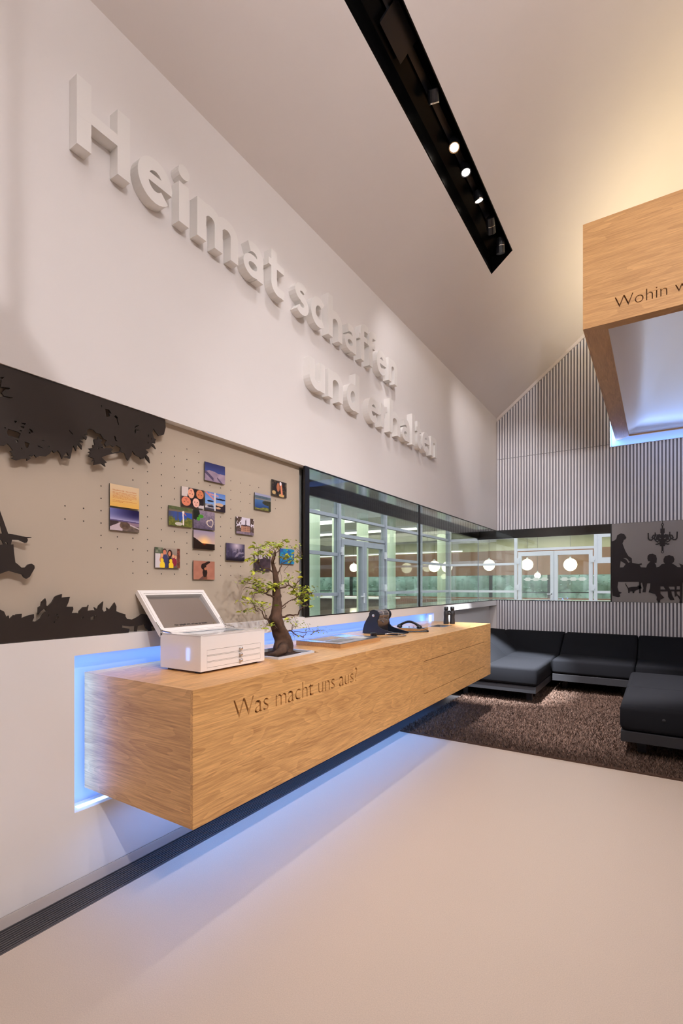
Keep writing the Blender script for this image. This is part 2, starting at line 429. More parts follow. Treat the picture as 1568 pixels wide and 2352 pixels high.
def stroke(mb, path, wd, to3, d):
    Lf, Rt = ribbon(path, wd); n = len(Lf); b = len(mb.v)
    for t in (0, d):
        for q in Lf: mb.v.append(to3(q[0], q[1], t))
        for q in Rt: mb.v.append(to3(q[0], q[1], t))
    I = lambda t, sd, i: b + t * 2 * n + sd * n + i
    for i in range(n - 1):
        for t in (0, 1): mb.f.append((I(t, 0, i), I(t, 0, i + 1), I(t, 1, i + 1), I(t, 1, i)))
        for sd in (0, 1): mb.f.append((I(0, sd, i), I(0, sd, i + 1), I(1, sd, i + 1), I(1, sd, i)))
    for i in (() if (Vector(path[0]) - Vector(path[-1])).length < 1e-5 else (0, n - 1)): mb.f.append((I(0, 0, i), I(0, 1, i), I(1, 1, i), I(1, 0, i)))
    return mb
def copy_tree(o, parent=None):
    c = o.copy(); COL.objects.link(c)
    if parent: c.parent = parent
    for ch in list(o.children): copy_tree(ch, c)
    return c

# ------------------------------------------------------------------ traced outlines (metres on their own wall)
FOLIAGE=[[(0.829,1.89),(0.851,1.883),(0.878,1.902),(0.897,1.9),(0.911,1.902),(0.922,1.913),(0.932,1.905),(0.942,1.891),(0.932,1.885),(0.941,1.875),(0.948,1.882),(0.936,1.87),(0.948,1.868),(0.937,1.858),(0.956,1.854),(0.976,1.864),(0.994,1.869),(0.995,1.86),(1.009,1.873),(1.001,1.885),(1.014,1.883),(1.022,1.891),(1.031,1.881),(1.045,1.892),(1.069,1.895),(1.083,1.909),(1.094,1.926),(1.102,1.916),(1.116,1.931),(1.127,1.919),(1.135,1.898),(1.142,1.914),(1.155,1.931),(1.163,1.919),(1.14,1.908),(1.17,1.907),(1.18,1.955),(1.184,1.968),(1.196,1.947),(1.202,1.978),(1.222,1.959),(1.222,1.976),(1.208,1.988),(1.229,1.993),(1.211,2.001),(1.231,2.007),(1.223,2.019),(1.242,2.007),(1.246,2.021),(1.232,2.03),(1.248,2.031),(1.245,2.051),(1.257,2.062),(1.276,2.062),(1.289,2.051),(1.308,2.052),(1.326,2.032),(1.34,2.029),(1.329,2.01),(1.337,2.0),(1.359,2.012),(1.373,2.007),(1.388,2.018),(1.411,2.011),(1.408,1.994),(1.434,1.989),(1.44,1.969),(1.45,1.958),(1.458,1.973),(1.467,1.986),(1.473,2.012),(1.488,1.996),(1.516,1.988),(1.52,1.98),(1.538,1.988),(1.547,2.001),(1.551,1.988),(1.573,1.971),(1.567,1.997),(1.551,2.01),(1.565,2.024),(1.547,2.034),(1.567,2.042),(1.583,2.065),(1.608,2.051),(1.596,2.071),(1.576,2.076),(1.604,2.079),(1.603,2.09),(1.609,2.102),(1.596,2.103),(1.586,2.131),(1.593,2.153),(1.606,2.139),(1.626,2.122),(1.656,2.138),(1.667,2.178),(1.664,2.213),(1.664,2.218),(0.829,2.218)],[(0.925,1.972),(0.944,1.971),(0.959,1.97),(0.971,1.965),(0.964,1.944),(0.952,1.944),(0.937,1.946),(0.927,1.943),(0.92,1.955)],[(0.985,1.936),(1.004,1.935),(1.0,1.918),(0.994,1.911),(0.986,1.923)],[(0.95,1.936),(0.958,1.936),(0.963,1.929),(0.956,1.925)],[(0.969,1.994),(0.985,1.996),(0.981,1.988),(0.974,1.99)],[(1.001,1.981),(1.01,1.977),(1.001,1.972)],[(0.911,1.976),(0.917,1.975),(0.914,1.966)],[(0.966,1.98),(0.976,1.977),(0.968,1.97)],[(0.969,1.905),(0.975,1.909),(0.977,1.902),(0.972,1.899)],[(1.035,1.932),(1.056,1.927),(1.059,1.925),(1.037,1.928)],[(0.947,2.011),(0.958,2.011),(0.95,2.001)],[(0.971,2.008),(0.991,2.012),(0.986,2.004)],[(1.001,1.995),(1.013,1.991),(1.019,1.982),(1.01,1.979)],[(1.051,1.958),(1.063,1.96),(1.056,1.956)],[(1.076,1.94),(1.085,1.941),(1.081,1.937)],[(0.883,2.155),(0.902,2.156),(0.9,2.13),(0.932,2.137),(0.93,2.131),(0.914,2.124),(0.902,2.107),(0.911,2.097),(0.943,2.102),(0.93,2.093),(0.911,2.094),(0.883,2.085)],[(0.897,2.168),(0.913,2.174),(0.902,2.159)],[(1.164,2.033),(1.184,2.017),(1.179,2.015),(1.165,2.027)],[(1.334,2.161),(1.332,2.176),(1.35,2.177),(1.365,2.161),(1.352,2.161),(1.356,2.148),(1.338,2.135)],[(1.485,2.116),(1.496,2.127),(1.491,2.101),(1.485,2.103)],[(1.491,2.139),(1.511,2.146),(1.497,2.135),(1.485,2.125)],[(1.497,2.122),(1.514,2.124),(1.502,2.117)],[(1.376,2.151),(1.385,2.16),(1.396,2.152),(1.395,2.142),(1.402,2.119),(1.396,2.116),(1.39,2.143)],[(1.311,2.185),(1.316,2.187),(1.315,2.173)],[(1.376,2.06),(1.386,2.058),(1.388,2.042),(1.396,2.04),(1.385,2.036),(1.379,2.045)],[(1.557,2.076),(1.565,2.074),(1.56,2.064)],[(1.559,2.11),(1.567,2.115),(1.563,2.097)],[(1.58,2.104),(1.584,2.097),(1.58,2.084)]]
LEAFCLUSTER=[[(1.299,2.036),(1.306,2.027),(1.319,2.028),(1.311,2.01),(1.321,2.002),(1.313,1.993),(1.326,1.988),(1.337,1.993),(1.362,1.999),(1.371,1.993),(1.362,1.983),(1.368,1.977),(1.411,1.995),(1.412,1.99),(1.369,1.973),(1.348,1.963),(1.326,1.952),(1.315,1.944),(1.341,1.925),(1.329,1.919),(1.334,1.905),(1.313,1.916),(1.303,1.911),(1.278,1.901),(1.281,1.924),(1.269,1.915),(1.278,1.931),(1.252,1.936),(1.262,1.95),(1.251,1.955),(1.264,1.963),(1.253,1.971),(1.275,1.979),(1.273,1.992),(1.283,1.993),(1.278,2.012),(1.279,2.019),(1.294,2.021)],[(1.298,1.99),(1.303,1.99),(1.3,1.976),(1.296,1.981)],[(1.311,1.992),(1.323,1.997),(1.321,1.989),(1.313,1.988)]]
BUSH=[[(0.841,1.282),(0.875,1.261),(0.897,1.256),(0.911,1.247),(0.919,1.226),(0.927,1.231),(0.93,1.217),(0.945,1.232),(0.947,1.228),(0.955,1.235),(0.975,1.236),(0.974,1.218),(0.995,1.226),(1.021,1.232),(1.021,1.217),(1.015,1.203),(1.027,1.201),(1.037,1.207),(1.046,1.213),(1.056,1.23),(1.065,1.24),(1.071,1.241),(1.063,1.254),(1.05,1.244),(1.037,1.229),(1.038,1.259),(1.048,1.265),(1.051,1.282),(1.066,1.296),(1.07,1.282),(1.07,1.266),(1.076,1.262),(1.093,1.279),(1.1,1.292),(1.105,1.302),(1.118,1.309),(1.135,1.313),(1.133,1.298),(1.169,1.301),(1.162,1.276),(1.153,1.258),(1.182,1.257),(1.184,1.246),(1.177,1.229),(1.197,1.229),(1.208,1.226),(1.21,1.237),(1.227,1.253),(1.248,1.254),(1.253,1.263),(1.248,1.236),(1.273,1.238),(1.285,1.236),(1.279,1.251),(1.295,1.241),(1.301,1.258),(1.323,1.276),(1.318,1.24),(1.327,1.226),(1.342,1.233),(1.34,1.247),(1.354,1.237),(1.38,1.27),(1.389,1.251),(1.388,1.228),(1.41,1.219),(1.436,1.211),(1.436,1.201),(1.443,1.191),(1.436,1.179),(1.421,1.168),(1.418,1.148),(1.458,1.139),(1.454,1.127),(1.454,1.122),(0.841,1.122)],[(1.107,1.229),(1.119,1.227),(1.111,1.221)],[(1.262,1.205),(1.281,1.212),(1.279,1.196),(1.262,1.191)],[(1.214,1.2),(1.231,1.212),(1.227,1.203)],[(1.075,1.225),(1.082,1.23),(1.078,1.218)],[(1.099,1.194),(1.105,1.199),(1.102,1.189)],[(1.111,1.211),(1.123,1.219),(1.118,1.207)],[(1.281,1.215),(1.293,1.211),(1.287,1.207)]]
FOX=[[(1.418,1.184),(1.443,1.189),(1.476,1.183),(1.504,1.194),(1.532,1.209),(1.566,1.202),(1.6,1.186),(1.63,1.182),(1.65,1.196),(1.656,1.218),(1.668,1.204),(1.692,1.188),(1.676,1.178),(1.656,1.166),(1.645,1.145),(1.643,1.112),(1.63,1.113),(1.625,1.142),(1.6,1.141),(1.58,1.141),(1.585,1.117),(1.571,1.12),(1.551,1.134),(1.542,1.156),(1.523,1.153),(1.504,1.15),(1.499,1.123),(1.489,1.124),(1.49,1.15),(1.458,1.151),(1.432,1.155),(1.418,1.164)]]
GIRL=[[(0.827,1.536),(0.864,1.555),(0.897,1.554),(0.906,1.555),(0.897,1.594),(0.869,1.691),(0.827,1.838),(0.839,1.84),(0.882,1.698),(0.897,1.641),(0.925,1.556),(0.953,1.554),(0.976,1.55),(0.995,1.549),(1.01,1.55),(1.012,1.547),(0.995,1.543),(0.998,1.537),(0.994,1.526),(0.988,1.524),(0.965,1.534),(0.939,1.533),(0.935,1.514),(0.944,1.515),(0.946,1.486),(0.951,1.443),(0.96,1.436),(0.974,1.423),(0.988,1.424),(0.998,1.436),(1.012,1.44),(1.023,1.433),(1.024,1.422),(1.017,1.409),(1.005,1.386),(0.993,1.378),(0.983,1.383),(0.976,1.395),(0.951,1.402),(0.928,1.409),(0.91,1.402),(0.897,1.396),(0.864,1.393),(0.841,1.407),(0.827,1.426)],[(0.871,1.525),(0.903,1.529),(0.909,1.513),(0.884,1.506),(0.869,1.508)],[(0.913,1.522),(0.922,1.522),(0.925,1.514),(0.918,1.514)]]
TABLE=[[(1.608,1.973),(1.64,1.985),(1.663,2.004),(1.674,2.055),(1.72,2.08),(1.76,2.064),(1.785,2.02),(1.774,1.995),(1.754,1.986),(1.746,1.957),(1.737,1.941),(1.754,1.888),(1.777,1.822),(1.81,1.759),(1.85,1.729),(1.854,1.664),(1.888,1.657),(1.933,1.646),(1.965,1.658),(1.971,1.636),(1.943,1.627),(1.96,1.601),(2.02,1.596),(2.031,1.634),(2.058,1.666),(2.068,1.678),(2.041,1.685),(2.033,1.717),(2.036,1.755),(2.058,1.78),(2.095,1.784),(2.133,1.758),(2.142,1.714),(2.138,1.657),(2.117,1.658),(2.133,1.626),(2.138,1.597),(2.17,1.606),(2.196,1.637),(2.233,1.645),(2.217,1.668),(2.217,1.705),(2.233,1.743),(2.28,1.757),(2.326,1.74),(2.339,1.702),(2.332,1.665),(2.311,1.644),(2.347,1.621),(2.373,1.596),(2.408,1.592),(2.398,1.626),(2.383,1.645),(2.433,1.622),(2.499,1.63),(2.549,1.592),(2.696,1.589),(2.696,1.39),(2.43,1.391),(2.421,1.114),(2.393,1.113),(2.398,1.163),(2.368,1.218),(2.342,1.199),(2.337,1.273),(2.306,1.273),(2.311,1.223),(2.339,1.158),(2.295,1.155),(2.269,1.198),(2.264,1.273),(2.183,1.272),(2.183,1.241),(2.225,1.191),(2.18,1.159),(2.178,1.102),(2.154,1.102),(2.154,1.14),(2.138,1.158),(2.143,1.196),(2.122,1.234),(2.047,1.259),(2.063,1.316),(2.068,1.38),(2.031,1.38),(2.02,1.316),(2.014,1.259),(1.976,1.258),(1.987,1.316),(1.971,1.393),(1.957,1.38),(1.957,1.245),(1.938,1.245),(1.935,1.402),(1.686,1.403),(1.677,1.328),(1.692,1.269),(1.731,1.25),(1.703,1.233),(1.712,1.198),(1.686,1.187),(1.617,1.206),(1.608,1.315)],[(1.746,1.732),(1.782,1.731),(1.805,1.711),(1.816,1.685),(1.836,1.681),(1.81,1.665),(1.782,1.712)],[(1.717,1.694),(1.777,1.65),(1.748,1.605),(1.706,1.603)],[(2.183,1.338),(2.217,1.338),(2.238,1.298),(2.183,1.298)],[(2.275,1.335),(2.339,1.335),(2.342,1.298),(2.29,1.298)],[(2.365,1.342),(2.398,1.342),(2.398,1.298),(2.362,1.298)],[(2.362,1.272),(2.398,1.273),(2.398,1.206),(2.368,1.236)]]
CAT=[[(1.771,1.374),(1.782,1.387),(1.782,1.367),(1.808,1.322),(1.85,1.332),(1.916,1.335),(1.924,1.354),(1.935,1.348),(1.949,1.357),(1.954,1.341),(1.971,1.316),(1.943,1.303),(1.91,1.29),(1.883,1.27),(1.877,1.245),(1.861,1.248),(1.866,1.267),(1.85,1.274),(1.827,1.27),(1.822,1.247),(1.808,1.247),(1.805,1.289),(1.799,1.315),(1.777,1.354)]]
CHANDELIER=[([(2.206,2.221),(2.206,2.188)],0.0064),([(2.206,2.153),(2.206,2.114)],0.0166),([(2.206,2.117),(2.206,2.057)],0.048),([(2.206,2.057),(2.206,1.882)],0.0333),([(2.206,1.888),(2.206,1.819)],0.0218),([(2.143,2.02),(2.17,2.022),(2.206,1.995)],0.0384),([(2.267,2.013),(2.241,2.018),(2.206,1.995)],0.0384),([(2.133,1.998),(2.17,1.99)],0.0576),([(2.278,1.991),(2.241,1.986)],0.0576),([(2.159,1.966),(2.206,1.957),(2.252,1.961)],0.0384),([(2.17,1.927),(2.206,1.919),(2.241,1.924)],0.0448),([(2.18,1.898),(2.206,1.894),(2.231,1.896)],0.032),([(2.043,2.067),(2.045,1.99),(2.058,1.971),(2.079,1.966),(2.101,1.987),(2.087,2.001),(2.103,2.032),(2.138,2.035)],0.0154),([(2.369,2.066),(2.366,1.98),(2.352,1.961),(2.332,1.962),(2.311,1.977),(2.324,1.988),(2.311,2.02),(2.275,2.028)],0.0154),([(2.123,2.068),(2.125,2.024),(2.111,1.993),(2.13,1.954),(2.159,1.934)],0.0141),([(2.287,2.068),(2.287,2.015),(2.301,1.983),(2.282,1.947),(2.251,1.93)],0.0141),([(2.127,1.907),(2.154,1.909),(2.164,1.921)],0.0141),([(2.282,1.906),(2.259,1.904),(2.246,1.917)],0.0141),([(2.218,2.168),(2.217,2.163),(2.215,2.158),(2.21,2.155),(2.206,2.154),(2.201,2.156),(2.197,2.159),(2.194,2.164),(2.193,2.17),(2.194,2.176),(2.197,2.18),(2.201,2.183),(2.206,2.184),(2.21,2.183),(2.215,2.179),(2.217,2.174),(2.218,2.168)],0.0077),([(2.218,1.803),(2.217,1.797),(2.215,1.792),(2.21,1.789),(2.206,1.788),(2.201,1.789),(2.197,1.793),(2.194,1.798),(2.193,1.804),(2.194,1.809),(2.197,1.814),(2.201,1.817),(2.206,1.818),(2.21,1.817),(2.215,1.813),(2.217,1.808),(2.218,1.803)],0.0077)]
TRUNK=[(2.279,0.938,0.0651),(2.284,0.966,0.0616),(2.287,0.993,0.0584),(2.29,1.028,0.0563),(2.268,1.075,0.0486),(2.239,1.115,0.0394),(2.22,1.151,0.038),(2.226,1.188,0.0303),(2.234,1.233,0.0253),(2.234,1.284,0.0232),(2.231,1.325,0.0218),(2.226,1.37,0.0169),(2.219,1.404,0.0148),(2.215,1.432,0.0141),(2.205,1.459,0.0106),(2.192,1.492,0.0077),(2.207,1.53,0.006),(2.218,1.552,0.0035)]
BRANCHES=[([(2.234,1.408),(2.265,1.443),(2.298,1.476),(2.32,1.505)],0.0053),([(2.218,1.439),(2.244,1.474),(2.276,1.482),(2.32,1.487)],0.0039),([(2.213,1.425),(2.171,1.451),(2.131,1.456),(2.102,1.469)],0.0053),([(2.207,1.466),(2.176,1.495),(2.146,1.524),(2.111,1.539)],0.0046),([(2.192,1.489),(2.213,1.541),(2.234,1.57)],0.0046),([(2.276,1.482),(2.342,1.513),(2.394,1.54)],0.0028),([(2.202,1.281),(2.171,1.292),(2.131,1.316),(2.077,1.333),(2.025,1.343)],0.006),([(2.126,1.316),(2.077,1.35),(2.03,1.369),(1.993,1.378)],0.0035),([(2.131,1.316),(2.077,1.307),(2.044,1.314)],0.0028),([(2.249,1.329),(2.287,1.336),(2.342,1.35),(2.388,1.332),(2.411,1.36),(2.452,1.39)],0.006),([(2.388,1.332),(2.452,1.313),(2.525,1.335)],0.0035),([(2.271,1.245),(2.287,1.262),(2.315,1.297),(2.337,1.25)],0.0049),([(2.255,1.215),(2.32,1.233),(2.365,1.253),(2.435,1.266),(2.525,1.264)],0.0049),([(2.376,1.26),(2.435,1.299),(2.507,1.312)],0.0035),([(2.276,1.162),(2.32,1.173),(2.376,1.174),(2.365,1.203),(2.411,1.234)],0.007),([(2.32,1.23),(2.309,1.202),(2.298,1.178)],0.0028),([(2.171,1.15),(2.111,1.167),(2.068,1.209),(2.007,1.227)],0.0053),([(2.171,1.12),(2.131,1.143),(2.077,1.182),(2.049,1.184)],0.0032),([(2.073,1.205),(2.039,1.216),(1.966,1.273)],0.0028),([(2.136,1.159),(2.111,1.204),(2.097,1.231)],0.0028),([(2.213,1.131),(2.176,1.113),(2.131,1.106)],0.0039),([(2.337,1.073),(2.382,1.073),(2.435,1.047),(2.538,1.013),(2.569,1.025),(2.614,1.04)],0.0046),([(2.399,1.068),(2.482,1.058),(2.557,1.064)],0.0025),([(2.569,1.032),(2.641,1.046),(2.714,1.036)],0.0025),([(2.376,1.074),(2.394,1.108),(2.359,1.143)],0.0021),([(2.405,1.086),(2.452,1.126)],0.0018),([(2.394,1.515),(2.408,1.487),(2.394,1.443)],0.0014),([(2.234,1.563),(2.265,1.599),(2.309,1.624)],0.0021)]
CLUSTERS=[(2.213,1.585,0.0458,0.0176,24),(2.092,1.571,0.0317,0.0176,12),(2.111,1.532,0.0458,0.0141,20),(2.03,1.495,0.0211,0.0141,8),(2.309,1.62,0.0141,0.007,4),(2.337,1.527,0.0422,0.0141,16),(2.435,1.517,0.0211,0.0176,5),(2.388,1.587,0.0211,0.0141,6),(2.073,1.432,0.0282,0.0106,6),(2.376,1.428,0.0106,0.0106,3),(1.998,1.378,0.0317,0.0211,16),(2.073,1.35,0.0387,0.0246,16),(2.053,1.314,0.0211,0.0106,8),(2.176,1.343,0.0282,0.0211,20),(2.234,1.356,0.0246,0.0106,8),(2.303,1.374,0.0211,0.007,8),(2.354,1.392,0.0211,0.0106,5),(2.399,1.342,0.0282,0.0211,12),(2.388,1.303,0.0282,0.0106,10),(2.507,1.305,0.0352,0.0317,26),(2.55,1.346,0.0141,0.0141,5),(2.435,1.244,0.0176,0.0141,6),(2.532,1.219,0.0176,0.0106,5),(2.495,1.276,0.0317,0.0211,14),(1.975,1.273,0.0211,0.0211,7),(2.044,1.249,0.0246,0.0282,14),(2.131,1.236,0.0176,0.0141,6),(1.988,1.212,0.0246,0.0141,8),(2.156,1.124,0.0106,0.0106,4),(2.121,1.107,0.0106,0.0035,3),(2.365,1.139,0.0141,0.0211,6),(2.405,1.097,0.0176,0.0141,5),(2.495,1.098,0.0246,0.0141,5),(2.588,1.061,0.0176,0.0211,5),(2.687,1.046,0.0211,0.0211,8),(2.394,1.047,0.0141,0.0176,4),(2.348,1.019,0.0211,0.0211,4)]
PLATE=[(0.081,0.949),(0.086,0.988),(0.097,1.028),(0.116,1.062),(0.142,1.102),(0.145,1.124),(0.161,1.144),(0.186,1.152),(0.214,1.145),(0.233,1.127),(0.239,1.105),(0.231,1.082),(0.217,1.06),(0.224,1.022),(0.242,1.004),(0.273,0.992),(0.352,0.974),(0.4,0.966),(0.403,0.95),(0.242,0.944)]

# ================================================================== room shell
XR = 2 * RIDGE
fl = MB().box(0.145, XR + 0.1, Y0, YB + 0.1, -0.08, 0); fl.box(-0.3, 0.145, Y0, YB + 0.1, -0.16, -0.06)
struct('floor', fl, FLOOR)
wl = MB()
wl.box(-0.42, 0, Y0, YB, 2.22, 4.0)
wl.box(-0.42, 0, Y0, YB, 1.04, 1.12)
wl.box(-0.42, 0, Y0, 1.185, 0.05, 1.04)
wl.box(-0.42, 0, 5.31, 5.93, 0.05, 1.04)
wl.box(-0.42, 0, 1.185, 5.31, 0.05, 0.347)
wl.box(-0.42, -0.10, 1.185, 5.31, 0.347, 1.04)
wl.box(-0.42, -0.11, 5.93, YB, 0.0, 1.04)
wl.box(-0.42, -0.004, Y0, 5.93, -0.06, 0.05)
wl.box(-0.42, -0.09, Y0, 2.905, 1.12, 2.22)
wl.box(-0.42, 0.0, YB, YB + 0.4, -0.06, 1.12); wl.box(-0.42, 0.0, YB, YB + 0.4, 2.22, 4.0)
WALL_L = struct('wall_left', wl, WHITE)
struct('baseboard_left', MB().box(-0.003, 0.0015, Y0, 5.93, 0.0, 0.046), SKIRT)
# light strips that line the recess behind the counter
for a in ((-0.06, -0.03, 1.22, 5.28, 0.347, 0.350), (-0.06, -0.03, 1.22, 5.28, 1.037, 1.040), (-0.06, -0.03, 1.185, 1.188, 0.38, 1.01), (-0.06, -0.03, 5.307, 5.310, 0.38, 1.01)):
    obj('light_strip', MB().box(*a), LEDM, WALL_L)
obj('recess_glow_panel', MB().box(-0.10, -0.098, 1.186, 5.309, 0.348, 1.039), RECESS_GLOW, WALL_L, label='recess back with the blue LED glow painted on')  # added glowing sheet, stands in for LED light on the white recess
# back wall: carcass with the window opening and the recess of the hanging box
wb = MB()
BX0, BX1, BZ0, BZ1 = 1.583, XR - 1.583, 3.31, 4.36
YF = YB + 0.022                       # face behind the slats
def gable(x0, x1, z0, y0, y1):
    """wall piece from z0 up to the sloped ceiling"""
    wb.hexa([(x0, y0, z0), (x1, y0, z0), (x1, y1, z0), (x0, y1, z0)],
            [(x0, y0, slope_z(x0)), (x1, y0, slope_z(x1)), (x1, y1, slope_z(x1)), (x0, y1, slope_z(x0))])
Y1 = YB + 0.40
gable(0, BX0, 2.22, YF, Y1)
wb.box(BX0, BX1, YF, Y1, 2.22, BZ0)
gable(BX0, RIDGE, BZ1, YF, Y1); gable(RIDGE, BX1, BZ1, YF, Y1)
gable(BX1, XR, 2.22, YF, Y1)
wb.box(BX0, BX1, YB + 0.11, Y1, BZ0, BZ1)
wb.box(0, XR, YF, Y1, -0.05, 1.12)
wb.box(1.6, XR, YB + 0.012, Y1, 1.12, 2.22)
WALL_B = struct('wall_back', wb, SLATG)
rc = MB(); rc.box(BX0 - 0.004, BX0, YB, YB + 0.11, BZ0, BZ1); rc.box(BX0, BX1, YB, YB + 0.11, BZ0 - 0.004, BZ0); 
obj('recess_glow_panel', MB().box(BX0, BX1, YB + 0.105, YB + 0.112, BZ0, BZ1), RECESS_GLOW, WALL_B, label='recess back with the blue LED glow painted on')  # same painted blue glow behind the hanging box
obj('recess_lining', rc, WHITE, WALL_B, label='white lining of the lit recess')
obj('light_strip', MB().box(BX0 + 0.02, BX1 - 0.02, YB + 0.035, YB + 0.065, BZ0, BZ0 + 0.004), LEDW, WALL_B)
obj('light_strip', MB().box(BX0, BX0 + 0.004, YB + 0.035, YB + 0.065, BZ0 + 0.02, BZ1 - 0.05), LEDW, WALL_B)
PITCH = 0.0415
def slat_mb(x, z0, z1a, z1b):
    m_ = MB(); x1 = x + 0.0215
    return m_.hexa([(x, YB, z0), (x1, YB, z0), (x1, YF, z0), (x, YF, z0)], [(x, YB, z1a), (x1, YB, z1b), (x1, YF, z1b), (x, YF, z1a)])
nsl = int(2.62 / PITCH); rest = MB()
JZ = 3.345
def slats(i, into=None):
    x = 0.012 + i * PITCH; x1 = x + 0.0215
    spans = [(0.02, 1.118, 1.118), (2.222, JZ - 0.004, JZ - 0.004)]
    ta, tb = slope_z(x) - 0.062, slope_z(x1) - 0.062
    if BX0 - 0.02 < x < BX1: spans = [spans[0], (2.222, BZ0, BZ0), (BZ1, ta, tb)]
    else: spans.append((JZ + 0.004, ta, tb))
    for z0, a, b in spans:
        m_ = slat_mb(x, z0, a, b)
        if into is None:
            if z0 < BZ1 or i < nsl: obj('slat', m_, SLATW, WALL_B, at=(x, YB, z0))
        else: into.add(m_.v, m_.f)
for i in range(nsl): slats(i)
for i in range(nsl, int(XR / PITCH) - 1): slats(i, rest)
obj('slat_field', rest, SLATW, WALL_B, kind='stuff')
tr = MB()
for sgn in (0, 1):
    X = lambda x: x if not sgn else XR - x
    a, b = (0.0, RIDGE)
    tr.hexa([(X(a), YB - 0.002, slope_z(a) - 0.055), (X(b), YB - 0.002, slope_z(b) - 0.055), (X(b), YF, slope_z(b) - 0.055), (X(a), YF, slope_z(a) - 0.055)],
            [(X(a), YB - 0.002, slope_z(a)), (X(b), YB - 0.002, slope_z(b)), (X(b), YF, slope_z(b)), (X(a), YF, slope_z(a))])
struct('trim_1', tr, CEIL)
struct('wall_right', MB().box(XR, XR + 0.2, Y0, YB, 0, 4.0), WHITE)
wf = MB(); wf.prism([(0, 0), (XR, 0), (XR, EAVE), (RIDGE, slope_z(RIDGE)), (0, EAVE)], lambda a, b, t: (a, Y0 - t, b), 0.2)
struct('wall_front', wf, WHITE)
# ceiling: two slopes with a light slot each
SX0, SX1, SY0, SY1 = 0.710, 0.922, -1.2, 5.115
ce = MB()
def cslab(x0, x1, y0, y1, mir):
    f = (lambda x: XR - x) if mir else (lambda x: x)
    ce.hexa([(f(x0), y0, slope_z(x0)), (f(x1), y0, slope_z(x1)), (f(x1), y1, slope_z(x1)), (f(x0), y1, slope_z(x0))],
            [(f(x0), y0, slope_z(x0) + 0.25), (f(x1), y0, slope_z(x1) + 0.25), (f(x1), y1, slope_z(x1) + 0.25), (f(x0), y1, slope_z(x0) + 0.25)])
for mir in (0, 1):
    cslab(-0.42, SX0, Y0, YB + 0.4, mir); cslab(SX1, RIDGE, Y0, YB + 0.4, mir)
    cslab(SX0, SX1, Y0, SY0, mir); cslab(SX0, SX1, SY1, YB + 0.4, mir)
struct('ceiling', ce, CEIL)
def light_slot(mir, label):
    f = (lambda x: XR - x) if mir else (lambda x: x)
    t = thing('light_slot', (f(0.816), 2.0, slope_z(0.816)), label, 'light slot')
    m_ = MB(); dz = 0.16
    def sl(x0, x1, y0, y1, a0, a1):
        m_.hexa([(f(x0), y0, slope_z(x0) + a0), (f(x1), y0, slope_z(x1) + a0), (f(x1), y1, slope_z(x1) + a0), (f(x0), y1, slope_z(x0) + a0)],
                [(f(x0), y0, slope_z(x0) + a1), (f(x1), y0, slope_z(x1) + a1), (f(x1), y1, slope_z(x1) + a1), (f(x0), y1, slope_z(x0) + a1)])
    sl(SX0, SX1, SY0, SY1, dz, dz + 0.02)
    for a in ((SX0, SX0 + 0.006, SY0, SY1), (SX1 - 0.006, SX1, SY0, SY1), (SX0, SX1, SY0, SY0 + 0.006), (SX0, SX1, SY1 - 0.006, SY1)): sl(*a, 0.0005, dz)
    obj('trough', m_, SLOTB, t)
    r_ = MB(); m_ = r_; sl(SX0 + 0.095, SX0 + 0.13, SY0 + 0.1, SY1 - 0.35, dz - 0.03, dz)
    obj('track_rail', r_, BLACKP, t)
    for k in range(3):
        y = 0.3 + k * 1.15
        g_ = MB(); m_ = g_; sl(SX0 + 0.05, SX0 + 0.16, y, y + 0.28, dz - 0.05, dz - 0.031)
        obj('gear_box', g_, BLACKP, t)
    return t
light_slot(0, 'long black recessed light slot in the sloped ceiling above the counter')
light_slot(1, 'long black recessed light slot in the far slope of the ceiling')
SPL = {4.62: 'added unlit-looking fill spotlight turned away, between the brightest one and the slot end', 4.95: 'spotlight turned away towards the sofa, at the far end of the ceiling slot', 4.26: 'brightest spotlight, fourth from the near end of the lit ones in the ceiling slot', 3.91: 'small lit spotlight next to the brightest one in the ceiling slot',
       3.64: 'round lit spotlight in the middle of the black ceiling slot', 3.23: 'spotlight turned away as a thin lit ellipse in the ceiling slot'}
def spotlight(x, y, aim, label, group=None, snoot=False):
    p = Vector((x, y, slope_z(x) + 0.035)); d = (Vector(aim) - p).normalized()
    t = thing('spotlight', p, label, 'spotlight', group)
    obj('housing', MB().lathe([(0.026, -0.075), (0.039, -0.07), (0.040, -0.002), (0.034, 0.0)], p, d, 18), BLACKP, t, smooth=False)
    obj('ring', MB().lathe([(0.033, -0.004), (0.040, -0.004), (0.040, 0.004), (0.0335, 0.004)], p, d, 18, caps=False), LENSR, t)
    obj('lens', MB().lathe([(0.001, 0.0005), (0.032, 0.0005), (0.032, 0.002), (0.001, 0.003)], p, d, 18), LENS, t)
    if snoot: obj('snoot', MB().lathe([(0.038, 0.0), (0.041, 0.0), (0.041, 0.062), (0.038, 0.062), (0.038, 0.0)], p, d, 18, caps=False), BLACKP, t)
    return t
for y, aim, wt, an in SLOT_SPOTS:
    spotlight(0.845, y, aim, SPL.get(y, 'spotlight in the ceiling slot above the raised lettering, nearer than the lit four'), None if y in SPL else 'spotlights nearer in the slot', y > 4.5)
for y, aim, wt, an in RIGHT_SPOTS:
    spotlight(XR - 0.845, y, aim, 'spotlight in the black slot of the far ceiling slope', 'spotlights of the far slot')

